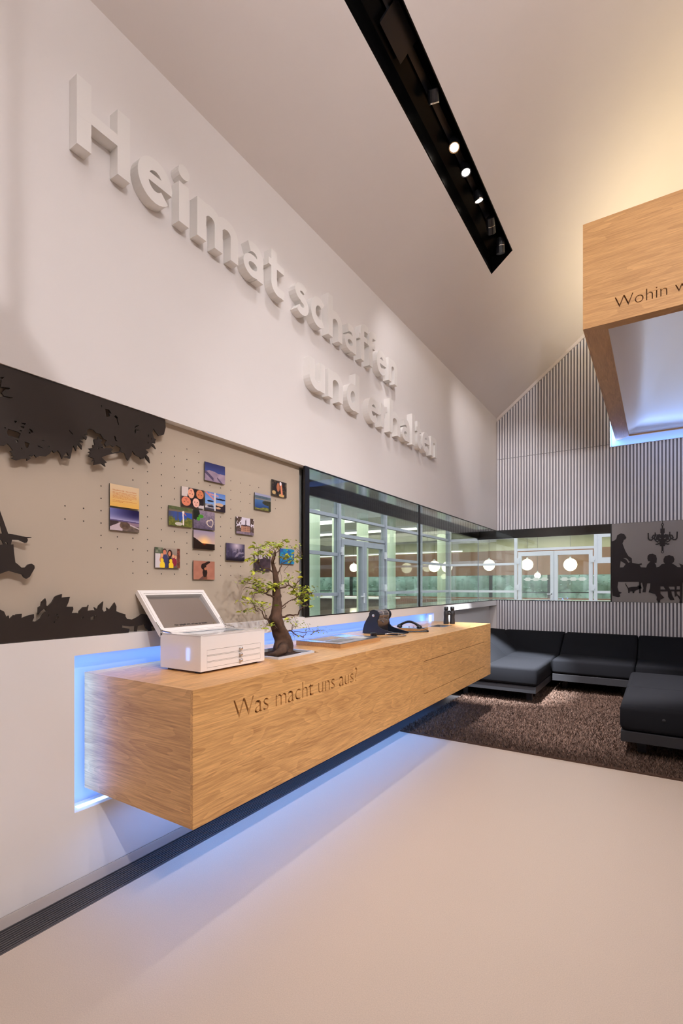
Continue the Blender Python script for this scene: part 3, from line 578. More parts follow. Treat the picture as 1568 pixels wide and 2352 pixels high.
t = thing('fill_pendant', KEY, 'added unseen black pendant with a fill spotlight head, hanging from the ridge', 'spotlight')
obj('rod', MB().tube([(KEY[0], KEY[1], KEY[2] + 0.14), (KEY[0], KEY[1], slope_z(KEY[0]) + 0.01)], 0.012, 8), BLACKP, t)  # body for the added fill lights, out of view
obj('canopy', MB().box(KEY[0] - 0.16, KEY[0] + 0.16, KEY[1] - 0.05, KEY[1] + 0.05, KEY[2] + 0.10, KEY[2] + 0.14), BLACKP, t)
for k, (ax_, ay_, az_, wt, an) in enumerate(KEY_AIMS):
    p = Vector((KEY[0] + (-0.1, 0.1)[k], KEY[1] - 0.04, KEY[2] + 0.05)); d = (Vector((ax_, ay_, az_)) - p).normalized()
    obj('head', MB().lathe([(0.03, -0.12), (0.05, -0.11), (0.05, -0.03), (0.04, -0.03)], p, d, 16), BLACKP, t)

# ------------------------------------------------------------------ floor grille
t = thing('floor_grille', (0.075, 2.0, 0.0), 'dark linear floor grille running along the foot of the white wall', 'grille')
obj('channel', MB().box(0.004, 0.145, Y0, YB - 0.2, -0.058, -0.05), BLACK, t)
obj('edge_frame', MB().box(0.138, 0.145, Y0, YB - 0.2, -0.05, 0.001).box(0.003, 0.008, Y0, YB - 0.2, -0.05, 0.001), GRILL, t)
for k in range(9):
    x = 0.0150 + k * 0.0138
    obj('bar', MB().box(x, x + 0.0072, Y0 + 0.01, YB - 0.2, -0.026, -0.001), GRILL, t)

# ------------------------------------------------------------------ corner window
w1 = sroot('window_1', (-0.2, 5.4, 1.12))
lin = MB(); lin.box(-0.415, -0.002, 2.905, YB - 0.002, 2.214, 2.2195); lin.box(-0.415, -0.002, 2.905, YB - 0.002, 1.1205, 1.126); lin.box(-0.415, -0.002, 2.905, 2.912, 1.126, 2.214)
obj('reveal_lining', lin, REVEAL, w1)
fr = MB(); fr.box(-0.012, 0.004, 2.862, 2.915, 1.118, 2.222); fr.box(-0.010, 0.002, 2.915, YB, 2.214, 2.222); fr.box(-0.010, 0.002, 2.915, YB, 1.118, 1.124)
obj('frame', fr, BLACK, w1)
obj('head_frame', MB().box(-0.43, -0.405, 2.905, YB + 0.40, 2.145, 2.215), BLACK, w1)
obj('mullion', MB().box(-0.010, 0.001, 4.895, 4.925, 1.124, 2.214), BLACK, w1)
obj('pane', MB().box(-0.007, -0.001, 2.915, 4.895, 1.124, 2.214), GLASS, w1)
obj('pane', MB().box(-0.007, -0.001, 4.925, YB - 0.004, 1.124, 2.214), GLASS, w1)
obj('outer_pane', MB().box(-0.424, -0.416, 2.905, YB + 0.40, 1.126, 2.145), GLASS, w1)
obj('outer_pane_seal', MB().box(-0.426, -0.414, YB + 0.396, YB + 0.408, 1.126, 2.15), ALU, w1)
w2 = sroot('window_2', (0.8, YB + 0.2, 1.12))
lin = MB(); lin.box(-0.40, 1.60, YB, YB + 0.40, 2.214, 2.2195); lin.box(-0.40, 1.60, YB, YB + 0.40, 1.1205, 1.126); lin.box(1.594, 1.60, YB + 0.01, YB + 0.40, 1.126, 2.214)
obj('reveal_lining', lin, REVEAL, w2)
obj('head_frame', MB().box(-0.43, 1.594, YB + 0.39, YB + 0.42, 2.125, 2.215), BLACK, w2)
fr = MB(); fr.box(1.592, 1.606, YB - 0.004, YB + 0.012, 1.118, 2.222); fr.box(0, 1.6, YB - 0.001, YB + 0.010, 2.214, 2.222); fr.box(0, 1.6, YB - 0.001, YB + 0.010, 1.118, 1.124)
obj('frame', fr, BLACK, w2)
obj('pane', MB().box(0.002, 1.592, YB + 0.001, YB + 0.007, 1.124, 2.214), GLASS, w2)
obj('outer_pane', MB().box(-0.416, 1.594, YB + 0.402, YB + 0.410, 1.126, 2.125), GLASS, w2)

# ------------------------------------------------------------------ left wall mural
to_left = lambda x0: (lambda a, b, t: (x0 + t, a, b))
mu = thing('wall_mural', (-0.05, 1.2, 1.12), 'long beige mural panel with dark garden cutouts let into the white wall', 'mural')
obj('panel', MB().box(-0.089, -0.05, Y0 + 0.5, 2.862, 1.1205, 2.2195), PANELB, mu)
def cut(name, loops, x0, x1, parent, m_, label): return obj(name, fill(loops, x1 - x0, to_left(x0)), m_, parent, label=label)
fol = [[list(p) for p in l] for l in FOLIAGE]
cut('tree_cutout', FOLIAGE, -0.014, -0.006, mu, CUTOUT, 'dark leafy tree crown')
cut('leaf_cutout', LEAFCLUSTER, -0.014, -0.006, mu, CUTOUT, 'dark hanging leaf cluster')
cut('bush_cutout', BUSH, -0.014, -0.006, mu, CUTOUT, 'dark leafy bushes')
cut('fox_cutout', FOX, -0.016, -0.008, mu, CUTOUT, 'dark running animal')
cut('swing_cutout', GIRL, -0.014, -0.006, mu, CUTOUT, 'dark child on a swing')
ho = MB()
cards_yz = [(1.374, 1.732), (1.374, 1.617), (1.958, 1.960), (1.793, 1.790), (1.960, 1.790), (1.709, 1.674), (1.876, 1.674), (1.876, 1.559), (2.375, 1.848), (2.542, 1.964), (2.209, 1.673), (2.125, 1.503), (1.625, 1.444), (1.875, 1.385), (2.373, 1.446), (2.628, 1.502)]
for c in range(18):
    y = 1.170 + c * 0.0838
    for r in range(14):
        z = 1.412 + r * 0.0583
        if c < 2 and r not in (4, 5): continue
        if c == 2 and not (2 <= r <= 7): continue
        if c == 3 and not (2 <= r <= 3): continue
        if c in (4, 5) and not (r <= 9): continue
        if c in (6, 7) and not (r <= 11): continue
        if c in (8, 9) and r > 12: continue
        if c in (10, 11, 12) and r > 10: continue
        if c == 13 and (r > 10 or 5 < r < 6): continue
        if c >= 14 and r not in (2, 3, 8, 9, 10): continue
        if c >= 16 and r not in (8, 9): continue
        if any(a - 0.01 < y < a + 0.167 and b - 0.01 < z < b + 0.116 for a, b in cards_yz): continue
        n0 = len(ho.v)
        ho.add([(-0.0493, y + 0.0034 * math.cos(k * PI / 4), z + 0.0034 * math.sin(k * PI / 4)) for k in range(8)], [tuple(range(8))])
obj('peg_hole', ho, HOLE, mu, kind='stuff')

# ------------------------------------------------------------------ photo cards
def lin1(c): return c / 12.92 if c <= 0.04045 else ((c + 0.055) / 1.055) ** 2.4
def mixc(a, b, t): t = max(0, min(1, t)); return tuple(a[i] * (1 - t) + b[i] * t for i in range(3))
def ell(s, t, cx, cy, rx, ry): return ((s - cx) / rx) ** 2 + ((t - cy) / ry) ** 2 < 1
rn = random.Random(3)
NZ = [[rn.random() for _ in range(64)] for _ in range(64)]
def noise(s, t, k=9):
    x, y = s * k, t * k; i, j = int(x), int(y); fx, fy = x - i, y - j
    g = lambda a, b: NZ[a % 64][b % 64]
    return (g(i, j) * (1 - fx) + g(i + 1, j) * fx) * (1 - fy) + (g(i, j + 1) * (1 - fx) + g(i + 1, j + 1) * fx) * fy
def p_info(s, t): return mixc((214, 188, 150), (224, 176, 88), (t - 0.25) * 1.5)
def p_beach(s, t):
    h = 0.5 + 0.04 * s
    if t < h: return mixc(mixc((108, 112, 165), (24, 18, 66), s * 1.3), (165, 160, 195), (t / h) ** 3)
    if t < h + 0.06: return (92, 78, 120)
    if ell(s, t, 0.5, 0.75, 0.18, 0.17): return mixc((120, 96, 76), (70, 55, 48), noise(s, t, 14))
    if s < 0.28 and t < 1.02 - s * 1.1 + 0.0 and t < 0.85 - s * 0.7: return (62, 48, 50)
    if s < 0.42 and t > 0.7 - s * 0.2: return (190, 172, 180)
    if abs(t - (0.62 + (s - 0.5) * 0.45)) < 0.025 and s > 0.5: return (196, 180, 180)
    if s > 0.6 and t < 0.75: return (140, 116, 130)
    return mixc((130, 112, 98), (84, 72, 66), noise(s, t, 16))
def p_mount(s, t):
    r = 0.46 - 0.1 * math.sin(s * 5) * (1 - s) + 0.06 * noise(s, 0.3, 9)
    if t < r: return mixc((40, 42, 86), (62, 76, 132), t * 2)
    if abs((t - 0.6) - (s - 0.1) * 0.9) < 0.09 and s < 0.42: return (78, 66, 92)
    if abs((t - 0.75) - (s - 0.6) * 1.1) < 0.05 and s > 0.6: return (82, 70, 92)
    return mixc((128, 110, 130), (170, 150, 165), noise(s, t, 7))
def face(s, t, cx, cy, rx, ry, skin, up):
    if not ell(s, t, cx, cy, rx, ry): return None
    d = -1 if up else 1
    for e in (-0.4, 0.4):
        if ell(s, t, cx + e * rx, cy - d * 0.12 * ry, 0.17 * rx, 0.10 * ry): return mixc(skin, (60, 36, 30), 0.7)
    if ell(s, t, cx, cy + d * 0.5 * ry, 0.32 * rx, 0.1 * ry): return (170, 80, 76)
    if ell(s, t, cx, cy + d * 0.2 * ry, 0.12 * rx, 0.12 * ry): return mixc(skin, (120, 70, 56), 0.35)
    return skin
def p_faces(s, t):
    for a in ((0.42, 0.28, 0.14, 0.26, (226, 160, 130), 1), (0.82, 0.26, 0.17, 0.24, (205, 124, 84), 1), (0.2, 0.74, 0.2, 0.24, (214, 126, 96), 1), (0.64, 0.74, 0.15, 0.24, (232, 178, 160), 0)):
        r = face(s, t, *a)
        if r: return r
    if ell(s, t, 0.6, 0.5, 0.35, 0.45) or ell(s, t, 0.9, 0.5, 0.2, 0.35): return (30, 22, 24)
    if s < 0.3 and t < 0.5: return (206, 192, 186)
    if s > 0.75 and t > 0.6: return (196, 184, 184)
    return (44, 34, 36)
def p_sign(s, t):
    if 0.44 < s < 0.51: return (205, 200, 200)
    for a in ((0.75, 0.32, 0.25, 0.05), (0.26, 0.5, 0.16, 0.05), (0.26, 0.78, 0.16, 0.045)):
        if ell(s, t, *a): return (26, 26, 44)
    if ell(s, t, 0.7, 0.62, 0.2, 0.09) or ell(s, t, 0.64, 0.82, 0.12, 0.06): return (196, 160, 130)
    if s > 0.48 and t > 0.5 + 0.1 * noise(s, t, 9): return (38, 30, 40)
    if t > 0.9: return (60, 56, 66)
    if t > 0.66 and s < 0.4: return mixc((90, 84, 92), (206, 202, 206), noise(s, t, 12))
    if abs(t - (s * 0.9)) < 0.05 and s < 0.45: return (204, 128, 116)
    if abs(t - (0.08 + s * 0.12)) < 0.05 and 0.2 < s < 0.65: return (190, 140, 150)
    return mixc((88, 122, 190), (130, 166, 214), t * 1.4)
def p_swan(s, t):
    if ell(s, t, 0.61, 0.26, 0.05, 0.07): return (238, 224, 214)
    if 0.64 < s < 0.74 and abs(t - 0.30 - (s - 0.64) * 1.2) < 0.03: return (200, 110, 60)
    if abs(s - 0.60 - 0.03 * (t - 0.3)) < 0.028 and 0.25 < t < 0.93: return (232, 216, 206)
    if ell(s, t, 0.42, 0.88, 0.16, 0.09): return (196, 190, 176)
    if t < 0.18: return mixc((70, 84, 52), (100, 104, 66), noise(s, t, 14))
    if t < 0.27: return (116, 100, 84)
    g = 0.62 + 0.3 * (noise(s, 0.5, 22) - 0.5)
    if t > g: return mixc((66, 78, 34), (124, 122, 48), noise(s, t, 20))
    return mixc((46, 78, 158), (72, 74, 100), 1.2 * noise(s, 0.2, 16) if s < 0.5 else 0)
def p_heart(s, t):
    a, b = (s - 0.79) / 0.15, (0.68 - t) / 0.20
    a, b = a * 0.92 + b * 0.38, b * 0.92 - a * 0.38                     # a tilted wire heart
    hs = lambda k: ((a / k) ** 2 + (b / k) ** 2 - 1) ** 3 - (a / k) ** 2 * (b / k) ** 3 < 0
    if hs(1.0) and not hs(0.74): return (214, 198, 180)
    if ell(s, t, 0.34, 0.32, 0.12, 0.1) or ell(s, t, 0.22, 0.48, 0.08, 0.1): return (70, 142, 42)
    if ell(s, t, 0.08, 0.2, 0.2, 0.34): return (26, 30, 22)
    return mixc((86, 76, 96), (160, 142, 156), (1 - t) * 0.7 + 0.5 * (noise(s, t, 18) - 0.5))
def p_sunset(s, t):
    r = 0.36 + 0.32 * min(1, s / 0.42) + 0.03 * noise(s, 0.1, 22)
    if t > min(r, 0.68): return mixc((30, 16, 12), (190, 60, 20), 1 - 8 * math.hypot(s - 0.5, (t - 0.68)))
    d = math.hypot((s - 0.5) * 1.2, t - 0.64)
    return mixc((255, 205, 130), mixc((224, 186, 150), (150, 138, 160), 1 - t), d * 2.2)
def p_lake(s, t):
    if t < 0.14: return (150, 150, 176)
    if t < 0.3: return mixc((64, 84, 100), (92, 106, 112), noise(s, t, 14))
    if t < 0.38: return (122, 120, 116)
    if ell(s, t, 0.82, 0.52, 0.36, 0.16) or (s > 0.86 and t > 0.4): return mixc((38, 42, 30), (66, 64, 44), noise(s, t, 14))
    if t > 0.86 + 0.06 * math.sin(s * 7): return mixc((60, 76, 34), (150, 140, 70), noise(s, t, 16))
    return mixc((76, 112, 156), (34, 62, 116), (t - 0.35) * 1.8)
def p_shells(s, t):
    if ell(s, t, 0.58, 0.16, 0.07, 0.12): return (232, 224, 226)
    if abs(s - 0.62 - 0.1 * (t - 0.3)) < 0.06 and 0.2 < t < 0.9: return (210, 130, 96)
    if ell(s, t, 0.42, 0.42, 0.1, 0.28): return (170, 104, 70)
    if ell(s, t, 0.14, 0.8, 0.12, 0.12): return (190, 160, 110)
    if ell(s, t, 0.65, 0.92, 0.18, 0.1): return (196, 160, 100)
    return mixc((30, 24, 22), (110, 92, 62), max(0, noise(s, t, 13) - 0.35) * 1.3)
def p_hall(s, t):
    if abs(s - 0.53) < 0.035 and 0.15 < t < 0.5 or abs(s - 0.53) < 0.012 and 0.08 < t < 0.3: return (74, 60, 72)
    if 0.26 < s < 0.78 and 0.42 + 0.12 * abs(s - 0.52) < t < 0.85:
        if t < 0.5: return (66, 56, 62)
        return (176, 128, 104) if (s * 22) % 1 > 0.4 or (t * 9) % 1 < 0.35 else (84, 62, 62)
    if t > 0.84: return mixc((150, 132, 146), (104, 92, 104), noise(s, t, 12))
    if (s < 0.22 + 0.1 * noise(s, t, 9) and noise(s, t, 15) > 0.35) or (s > 0.78 and noise(s, t, 15) > 0.38): return (78, 60, 50)
    if t > 0.62 and (s < 0.3 or s > 0.76): return (100, 86, 96)
    return (206, 198, 210)
def p_forest(s, t):
    d = math.hypot((s - 0.55) * 1.1, (t - 0.12))
    c = mixc((200, 184, 196), (66, 60, 86), d * 2.1)
    if noise(s, 0.5, 26) > 0.55 and t > 0.3: c = mixc(c, (40, 34, 48), 0.5)
    if 0.45 < t < 0.8 and noise(s, t, 11) > 0.62: c = mixc(c, (176, 164, 178), 0.6)
    return mixc(c, (22, 14, 24), (t - 0.72) * 4)
def p_family(s, t):
    for cx, cy in ((0.28, 0.78), (0.63, 0.8)):
        if ell(s, t, cx, cy + 0.1, 0.1, 0.22) or ell(s, t, cx - 0.01, cy - 0.16, 0.06, 0.1): return (236, 200, 52)
    for a in ((0.37, 0.22, 0.065, 0.12, (206, 126, 96)), (0.57, 0.28, 0.055, 0.12, (196, 128, 96)), (0.26, 0.38, 0.05, 0.1, (222, 160, 120)), (0.72, 0.4, 0.05, 0.09, (218, 156, 120)), (0.82, 0.44, 0.045, 0.09, (206, 150, 116))):
        if ell(s, t, *a[:4]): return a[4]
    if ell(s, t, 0.37, 0.16, 0.08, 0.12): return (62, 44, 38)
    if ell(s, t, 0.58, 0.27, 0.1, 0.2): return (44, 26, 24)
    if ell(s, t, 0.4, 0.7, 0.13, 0.4): return (58, 58, 96)
    if ell(s, t, 0.25, 0.6, 0.08, 0.16): return (208, 130, 92)
    if ell(s, t, 0.75, 0.7, 0.12, 0.22): return (136, 36, 60)
    if ell(s, t, 0.58, 0.8, 0.1, 0.4): return (40, 32, 36)
    if s > 0.88: return mixc((70, 40, 34), (150, 84, 66), noise(s, t, 24))
    if s < 0.3 and t < 0.3: return mixc((40, 62, 36), (150, 146, 130), noise(s, t, 14))
    if s < 0.2: return (206, 198, 200)
    return mixc((160, 146, 132), (92, 80, 76), t)
def p_dog(s, t):
    if abs((t - 0.12) + (s - 0.62) * 0.75) < 0.09 * (1.1 - (s - 0.45)) and 0.45 < s < 0.77: return (42, 26, 22)
    if ell(s, t, 0.56, 0.42, 0.06, 0.08): return (176, 112, 80)
    if ell(s, t, 0.47, 0.3, 0.12, 0.17): return (36, 24, 24)
    if ell(s, t, 0.53, 0.62, 0.11, 0.26): return (42, 28, 26)
    if ell(s, t, 0.55, 0.9, 0.09, 0.16): return (120, 74, 54)
    if t > 1.22 - s * 0.95 and s < 0.5 and t > 0.6: return (98, 66, 62)
    return mixc((178, 122, 100), (160, 104, 86), noise(s, t, 6))
def p_dark(s, t):
    r = 0.35 - 0.25 * s if s < 0.5 else 0.1 + 0.3 * (s - 0.5)
    if t < r and s < 0.9: return (176, 166, 170)
    return mixc((44, 34, 40), (84, 68, 76), noise(s, t, 9))
def p_blue(s, t):
    n_ = noise(s, t, 7)
    return (34, 130, 170) if n_ > 0.55 else mixc((46, 84, 150), (28, 108, 160), t)
def colored_grid(name, parent, nx, ny, x, y0, y1, z0, z1, f):
    v = []; fc = []; cs = []
    for j in range(ny + 1):
        for i in range(nx + 1): v.append((x, y0 + (y1 - y0) * i / nx, z1 + (z0 - z1) * j / ny))
    for j in range(ny):
        for i in range(nx):
            a = j * (nx + 1) + i; fc.append((a, a + nx + 1, a + nx + 2, a + 1))
            c = f((i + 0.5) / nx, (j + 0.5) / ny); cs += [lin1(max(0, min(255, q)) / 255) * 1.15 for q in c] + [1.0]
    mb = MB(); mb.v = v; mb.f = fc
    o = obj(name, mb, PRINT, parent)
    at_ = o.data.attributes.new('print', 'FLOAT_COLOR', 'FACE'); at_.data.foreach_set('color', cs)
    return o
CARDS = [(p_info, 'yellow text card with orange print, left of all the photo cards', 'card'), (p_beach, 'photo card of a sandy beach under deep blue sky, below the yellow text card', 'photo'),
         (p_mount, 'photo card of snowy mountains, topmost in the middle cluster', 'photo'), (p_faces, 'photo card of four faces lying head to head', 'photo'),
         (p_sign, 'photo card of a signpost against blue sky, beside the four faces', 'photo'), (p_swan, 'photo card of a white swan in reeds by blue water', 'photo'),
         (p_heart, 'photo card of a white wire heart and green leaves on stone', 'photo'), (p_sunset, 'photo card of an orange sunset over a black hillside', 'photo'),
         (p_lake, 'photo card of a blue lake seen from above', 'photo'), (p_shells, 'dark brown photo card at the upper right of the wall', 'photo'),
         (p_hall, 'photo card of a brick town hall with a spire', 'photo'), (p_forest, 'photo card of a misty purple forest with a light beam', 'photo'),
         (p_family, 'photo card of a family with two yellow toys', 'photo'), (p_dog, 'photo card of a black dog on reddish ground', 'photo'),
         (p_dark, 'dark photo card half hidden behind the crown of the bonsai, on its left', 'photo'), (p_blue, 'bright blue photo card behind the crown of the bonsai, on its right', 'photo')]
for (y, z), (f, lab, cat) in zip(cards_yz, CARDS):
    c = thing('photo_card' if cat == 'photo' else 'text_card', (-0.05, y, z), lab, cat, 'cards pegged to the beige panel')
    obj('backing', MB().box(-0.0415, -0.0362, y, y + 0.157, z, z + 0.106), CARDB, c)
    obj('spacer', MB().box(-0.0495, -0.0416, y + 0.03, y + 0.127, z + 0.03, z + 0.076), CARDB, c)
    colored_grid('print', c, 84 if cat == 'photo' else 12, 57 if cat == 'photo' else 12, -0.0358, y, y + 0.157, z, z + 0.106, f)
    if cat == 'card':
        obj('heading', fill(place_text('Schwäbisch Hall – hier ist Heimat.', y + 0.014, y + 0.143, z + 0.076, 0.0068), 0.0003, to_left(-0.0357)), ORANGE, c)
        ln = MB(); rr = random.Random(5)
        for k in range(9):
            if k == 6: continue
            zz = z + 0.068 - k * 0.0057; x = y + 0.014; end = y + (0.142 if k not in (5, 8) else 0.115 if k == 5 else 0.075)
            while x < end - 0.006:
                wd = min(rr.uniform(0.006, 0.016), end - x); ln.box(-0.0357, -0.0354, x, x + wd, zz, zz + 0.0017); x += wd + 0.0025
        obj('text_lines', ln, ORANGE, c)

# ------------------------------------------------------------------ raised letters
CAP, XH, ASC, ST, TH = 0.300, 0.210, 0.312, 0.064, 0.052
def arc(cx, cy, rx, ry, a0, a1, n=14):
    return [(cx + rx * math.cos(math.radians(a0 + (a1 - a0) * k / n)), cy + ry * math.sin(math.radians(a0 + (a1 - a0) * k / n))) for k in range(n + 1)]
def letter(ch, W):
    h = ST / 2; q = TH / 2; cx = W / 2; cy = XH / 2
    if ch == 'H': return [([(h, 0), (h, CAP)], ST), ([(W - h, 0), (W - h, CAP)], ST), ([(0.01, 0.155), (W - 0.01, 0.155)], 0.052)]
    if ch == 'e': return [(arc(cx, cy, cx - h * 0.95, cy - q, 0, 318, 26), 0.058), ([(0.03, 0.112), (W - 0.004, 0.112)], 0.040)]
    if ch == 'i': return [([(h, 0), (h, XH)], ST), (arc(h, 0.272, 0.0185, 0.0185, 0, 360, 16), 0.0365)]
    if ch in 'mn':
        k = 2 if ch == 'm' else 1; g = (W - ST) / k; L = [([(h, 0), (h, XH)], ST)]
        for j in range(k):
            a = h + g * j; b = a + g; r = g / 2
            L.append(([(b, 0), (b, XH - q - r * 0.9)] + arc(a + r, XH - q - r * 0.9, r, r * 0.9, 0, 150, 10)[1:], 0.060))
        return L
    if ch == 'h': return [([(h, 0), (h, ASC)], ST)] + [(p, w_) for p, w_ in letter('n', W)[1:]]
    if ch == 'u':
        r = (W - ST) / 2
        return [([(W - h, 0), (W - h, XH)], ST), ([(h, XH), (h, q + r * 0.9)] + arc(h + r, q + r * 0.9, r, r * 0.9, 180, 330, 10)[1:], 0.060)]
    if ch == 'a':
        r = (W - ST) * 0.52
        return [([(W - h, 0), (W - h, XH - q - r * 0.8)] + arc(W - h - r, XH - q - r * 0.8, r, r * 0.8, 0, 125, 10)[1:], 0.058),
                (arc(W * 0.47, 0.066, W * 0.47 - 0.024, 0.046, 0, 360, 20), 0.044)]
    if ch == 't': return [([(h + 0.02, 0.275), (h + 0.02, 0.075)] + arc(h + 0.02 + 0.05, 0.075, 0.05, 0.05, 180, 290, 8)[1:] + [(W, 0.024)], 0.056), ([(0, XH - 0.022), (W, XH - 0.022)], 0.044)]
    if ch == 's': return [(arc(cx, XH - 0.062, cx - 0.026, 0.036, 35, 265, 12) + arc(cx, 0.062, cx - 0.026, 0.042, 85, -145, 12), 0.052)]
    if ch == 'c': return [(arc(W * 0.55, cy, W * 0.55 - h, cy - q, 48, 312, 22), 0.060)]
    if ch == 'f': return [([(h + 0.022, 0), (h + 0.022, 0.245)] + arc(h + 0.022 + 0.045, 0.245, 0.045, 0.042, 180, 75, 8)[1:] + [(W, 0.286)], 0.058), ([(0, XH - 0.022), (W - 0.012, XH - 0.022)], 0.044)]
    if ch == 'd': return [([(W - h, 0), (W - h, ASC)], ST), (arc(W * 0.5, cy, W * 0.5 - h, cy - q, 0, 360, 26), 0.058)]
    if ch == 'r': return [([(h, 0), (h, XH)], ST), ([(h, 0.10)] + arc(W, 0.10, W - h, 0.084, 180, 95, 8), 0.052)]
    if ch == 'l': return [([(h, 0), (h, ASC)], ST)]
WORDS = [('Heimat', 3.253, [(1.162, 1.415), (1.455, 1.657), (1.698, 1.760), (1.818, 2.129), (2.170, 2.352), (2.40, 2.555)], 'nearest raised white lettering on the wall, reading Heimat'),
         ('schaffen', 3.256, [(2.674, 2.829), (2.853, 3.041), (3.075, 3.276), (3.310, 3.490), (3.535, 3.685), (3.680, 3.820), (3.838, 4.031), (4.065, 4.248)], 'upper line of raised white lettering reading schaffen'),
         ('und', 2.786, [(2.840, 3.033), (3.075, 3.285), (3.337, 3.537)], 'lower line of raised white lettering reading und'),
         ('erhalten', 2.784, [(3.685, 3.885), (3.918, 4.045), (4.090, 4.311), (4.350, 4.528), (4.585, 4.65), (4.690, 4.815), (4.840, 5.040), (5.075, 5.255)], 'farthest raised white lettering on the wall, reading erhalten')]
for wd_, z, pos, lab in WORDS:
    t = thing('raised_lettering', (0, pos[0][0], z), lab, 'lettering', 'raised words on the white wall')
    for ch, (a, b) in zip(wd_, pos):
        m_ = MB()
        for k, (path, wid) in enumerate(letter(ch, b - a)): stroke(m_, path, wid, lambda p, q_, d, a=a, k=k: (0.001 + 0.00012 * k + d, a + p, z + q_), 0.060)
        obj('letter', m_, LETTER, t, at=(0, a, z))

# ------------------------------------------------------------------ counter
CT = 0.95; CB = 0.417; CY0, CY1, CX = 1.27, 5.22, 0.67
co = thing('wall_counter', (0.3, 3.25, CB), 'long floating oak counter with engraved question, glowing blue along the wall', 'counter')
DY0, DY1, DZ0, DZ1 = 3.465, 5.003, 0.527, 0.778
rect = lambda a, b, c, d: [(a, c), (b, c), (b, d), (a, d)]
txt = place_text('Was macht uns aus?', 1.481, 2.487, 0.7875, 0.082, -0.012)
to_front = lambda a, b, t: (CX - 0.014 + t, a, b)
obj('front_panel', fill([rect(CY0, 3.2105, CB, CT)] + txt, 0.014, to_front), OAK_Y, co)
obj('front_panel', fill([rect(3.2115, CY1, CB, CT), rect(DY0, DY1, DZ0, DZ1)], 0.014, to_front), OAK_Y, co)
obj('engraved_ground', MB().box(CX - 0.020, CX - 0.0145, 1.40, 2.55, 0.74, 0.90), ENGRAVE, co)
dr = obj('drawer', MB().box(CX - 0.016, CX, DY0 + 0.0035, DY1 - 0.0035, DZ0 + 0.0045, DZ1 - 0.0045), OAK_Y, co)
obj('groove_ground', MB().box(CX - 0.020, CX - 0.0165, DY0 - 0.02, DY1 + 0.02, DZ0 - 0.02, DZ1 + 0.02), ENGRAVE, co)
TX0, TX1, TY0, TY1 = 0.13, 0.44, 2.045, 2.425
to_top = lambda a, b, t: (a, b, CT - 0.03 + t)
obj('top_panel', fill([[(-0.07, CY0 + 0.0202), (CX - 0.0142, CY0 + 0.0202), (CX - 0.0142, CY1 - 0.0202), (-0.07, CY1 - 0.0202)], [(TX0, TY0), (TX1, TY0), (TX1, TY1), (TX0, TY1)], [(0.27, 4.48), (0.43, 4.48), (0.43, 4.74), (0.27, 4.74)]], 0.03, to_top), OAK_Y, co)
obj('end_panel', MB().box(-0.07, CX - 0.0142, CY0, CY0 + 0.02, CB, CT), OAK_X, co)
obj('end_panel', MB().box(-0.07, CX - 0.0142, CY1 - 0.02, CY1, CB, CT), OAK_X, co)
obj('bottom_panel', MB().box(-0.07, CX - 0.0142, CY0 + 0.0202, CY1 - 0.0202, CB, CB + 0.02), OAK_Y, co)
obj('back_panel', MB().box(-0.07, -0.055, CY0 + 0.0202, CY1 - 0.0202, CB + 0.021, CT - 0.0302), OAK_Y, co)
il = obj('inlay_tray', MB().box(0.27, 0.43, 4.48, 4.74, CT - 0.028, CT - 0.014), SLATE, co)
obj('inlay_rim', MB().box(0.27, 0.276, 4.48, 4.74, CT - 0.014, CT + 0.002).box(0.424, 0.43, 4.48, 4.74, CT - 0.014, CT + 0.002).box(0.276, 0.424, 4.48, 4.486, CT - 0.014, CT + 0.002).box(0.276, 0.424, 4.734, 4.74, CT - 0.014, CT + 0.002), CHROME, co)

# planter trough of the bonsai
pl = thing('planter_trough', (0.285, 2.235, CT), 'square glass-rimmed planter trough sunk into the counter, filled with dark soil', 'planter')
g = MB(); e = 0.012
g.box(TX0, TX0 + e, TY0, TY1, CT - 0.028, CT + 0.012); g.box(TX1 - e, TX1, TY0, TY1 - 0.05, CT - 0.028, CT + 0.012); g.box(TX0 + e, TX1 - e, TY0, TY0 + e, CT - 0.028, CT + 0.012); g.box(TX0 + e, TX1 - e, TY1 - 0.06, TY1 - 0.048, CT - 0.028, CT + 0.012)
obj('glass_rim', g, mat('frosted_rim', (0.62, 0.66, 0.72), 0.15), pl)
sv = []; sf = []; n_ = 24
for j in range(n_ + 1):
    for i in range(n_ + 1):
        x = TX0 + e + (TX1 - TX0 - 2 * e) * i / n_; y = TY0 + e + (TY1 - 0.06 - TY0 - e) * j / n_
        d = math.hypot((x - 0.27) / 0.13, (y - 2.27) / 0.15)
        sv.append((x, y, CT - 0.012 + 0.030 * max(0, 1 - d) + 0.006 * random.random()))
for j in range(n_):
    for i in range(n_): a = j * (n_ + 1) + i; sf.append((a, a + 1, a + n_ + 2, a + n_ + 1))
raw('soil', sv, sf, SOIL, pl)

# ------------------------------------------------------------------ bonsai
XB = 0.27
bo = thing('bonsai_tree', (XB, 2.279, 0.95), 'thick-trunked bonsai with sparse yellow-green leaves on the oak counter', 'bonsai')
rb = random.Random(11)
tk = MB(); n_ = 22
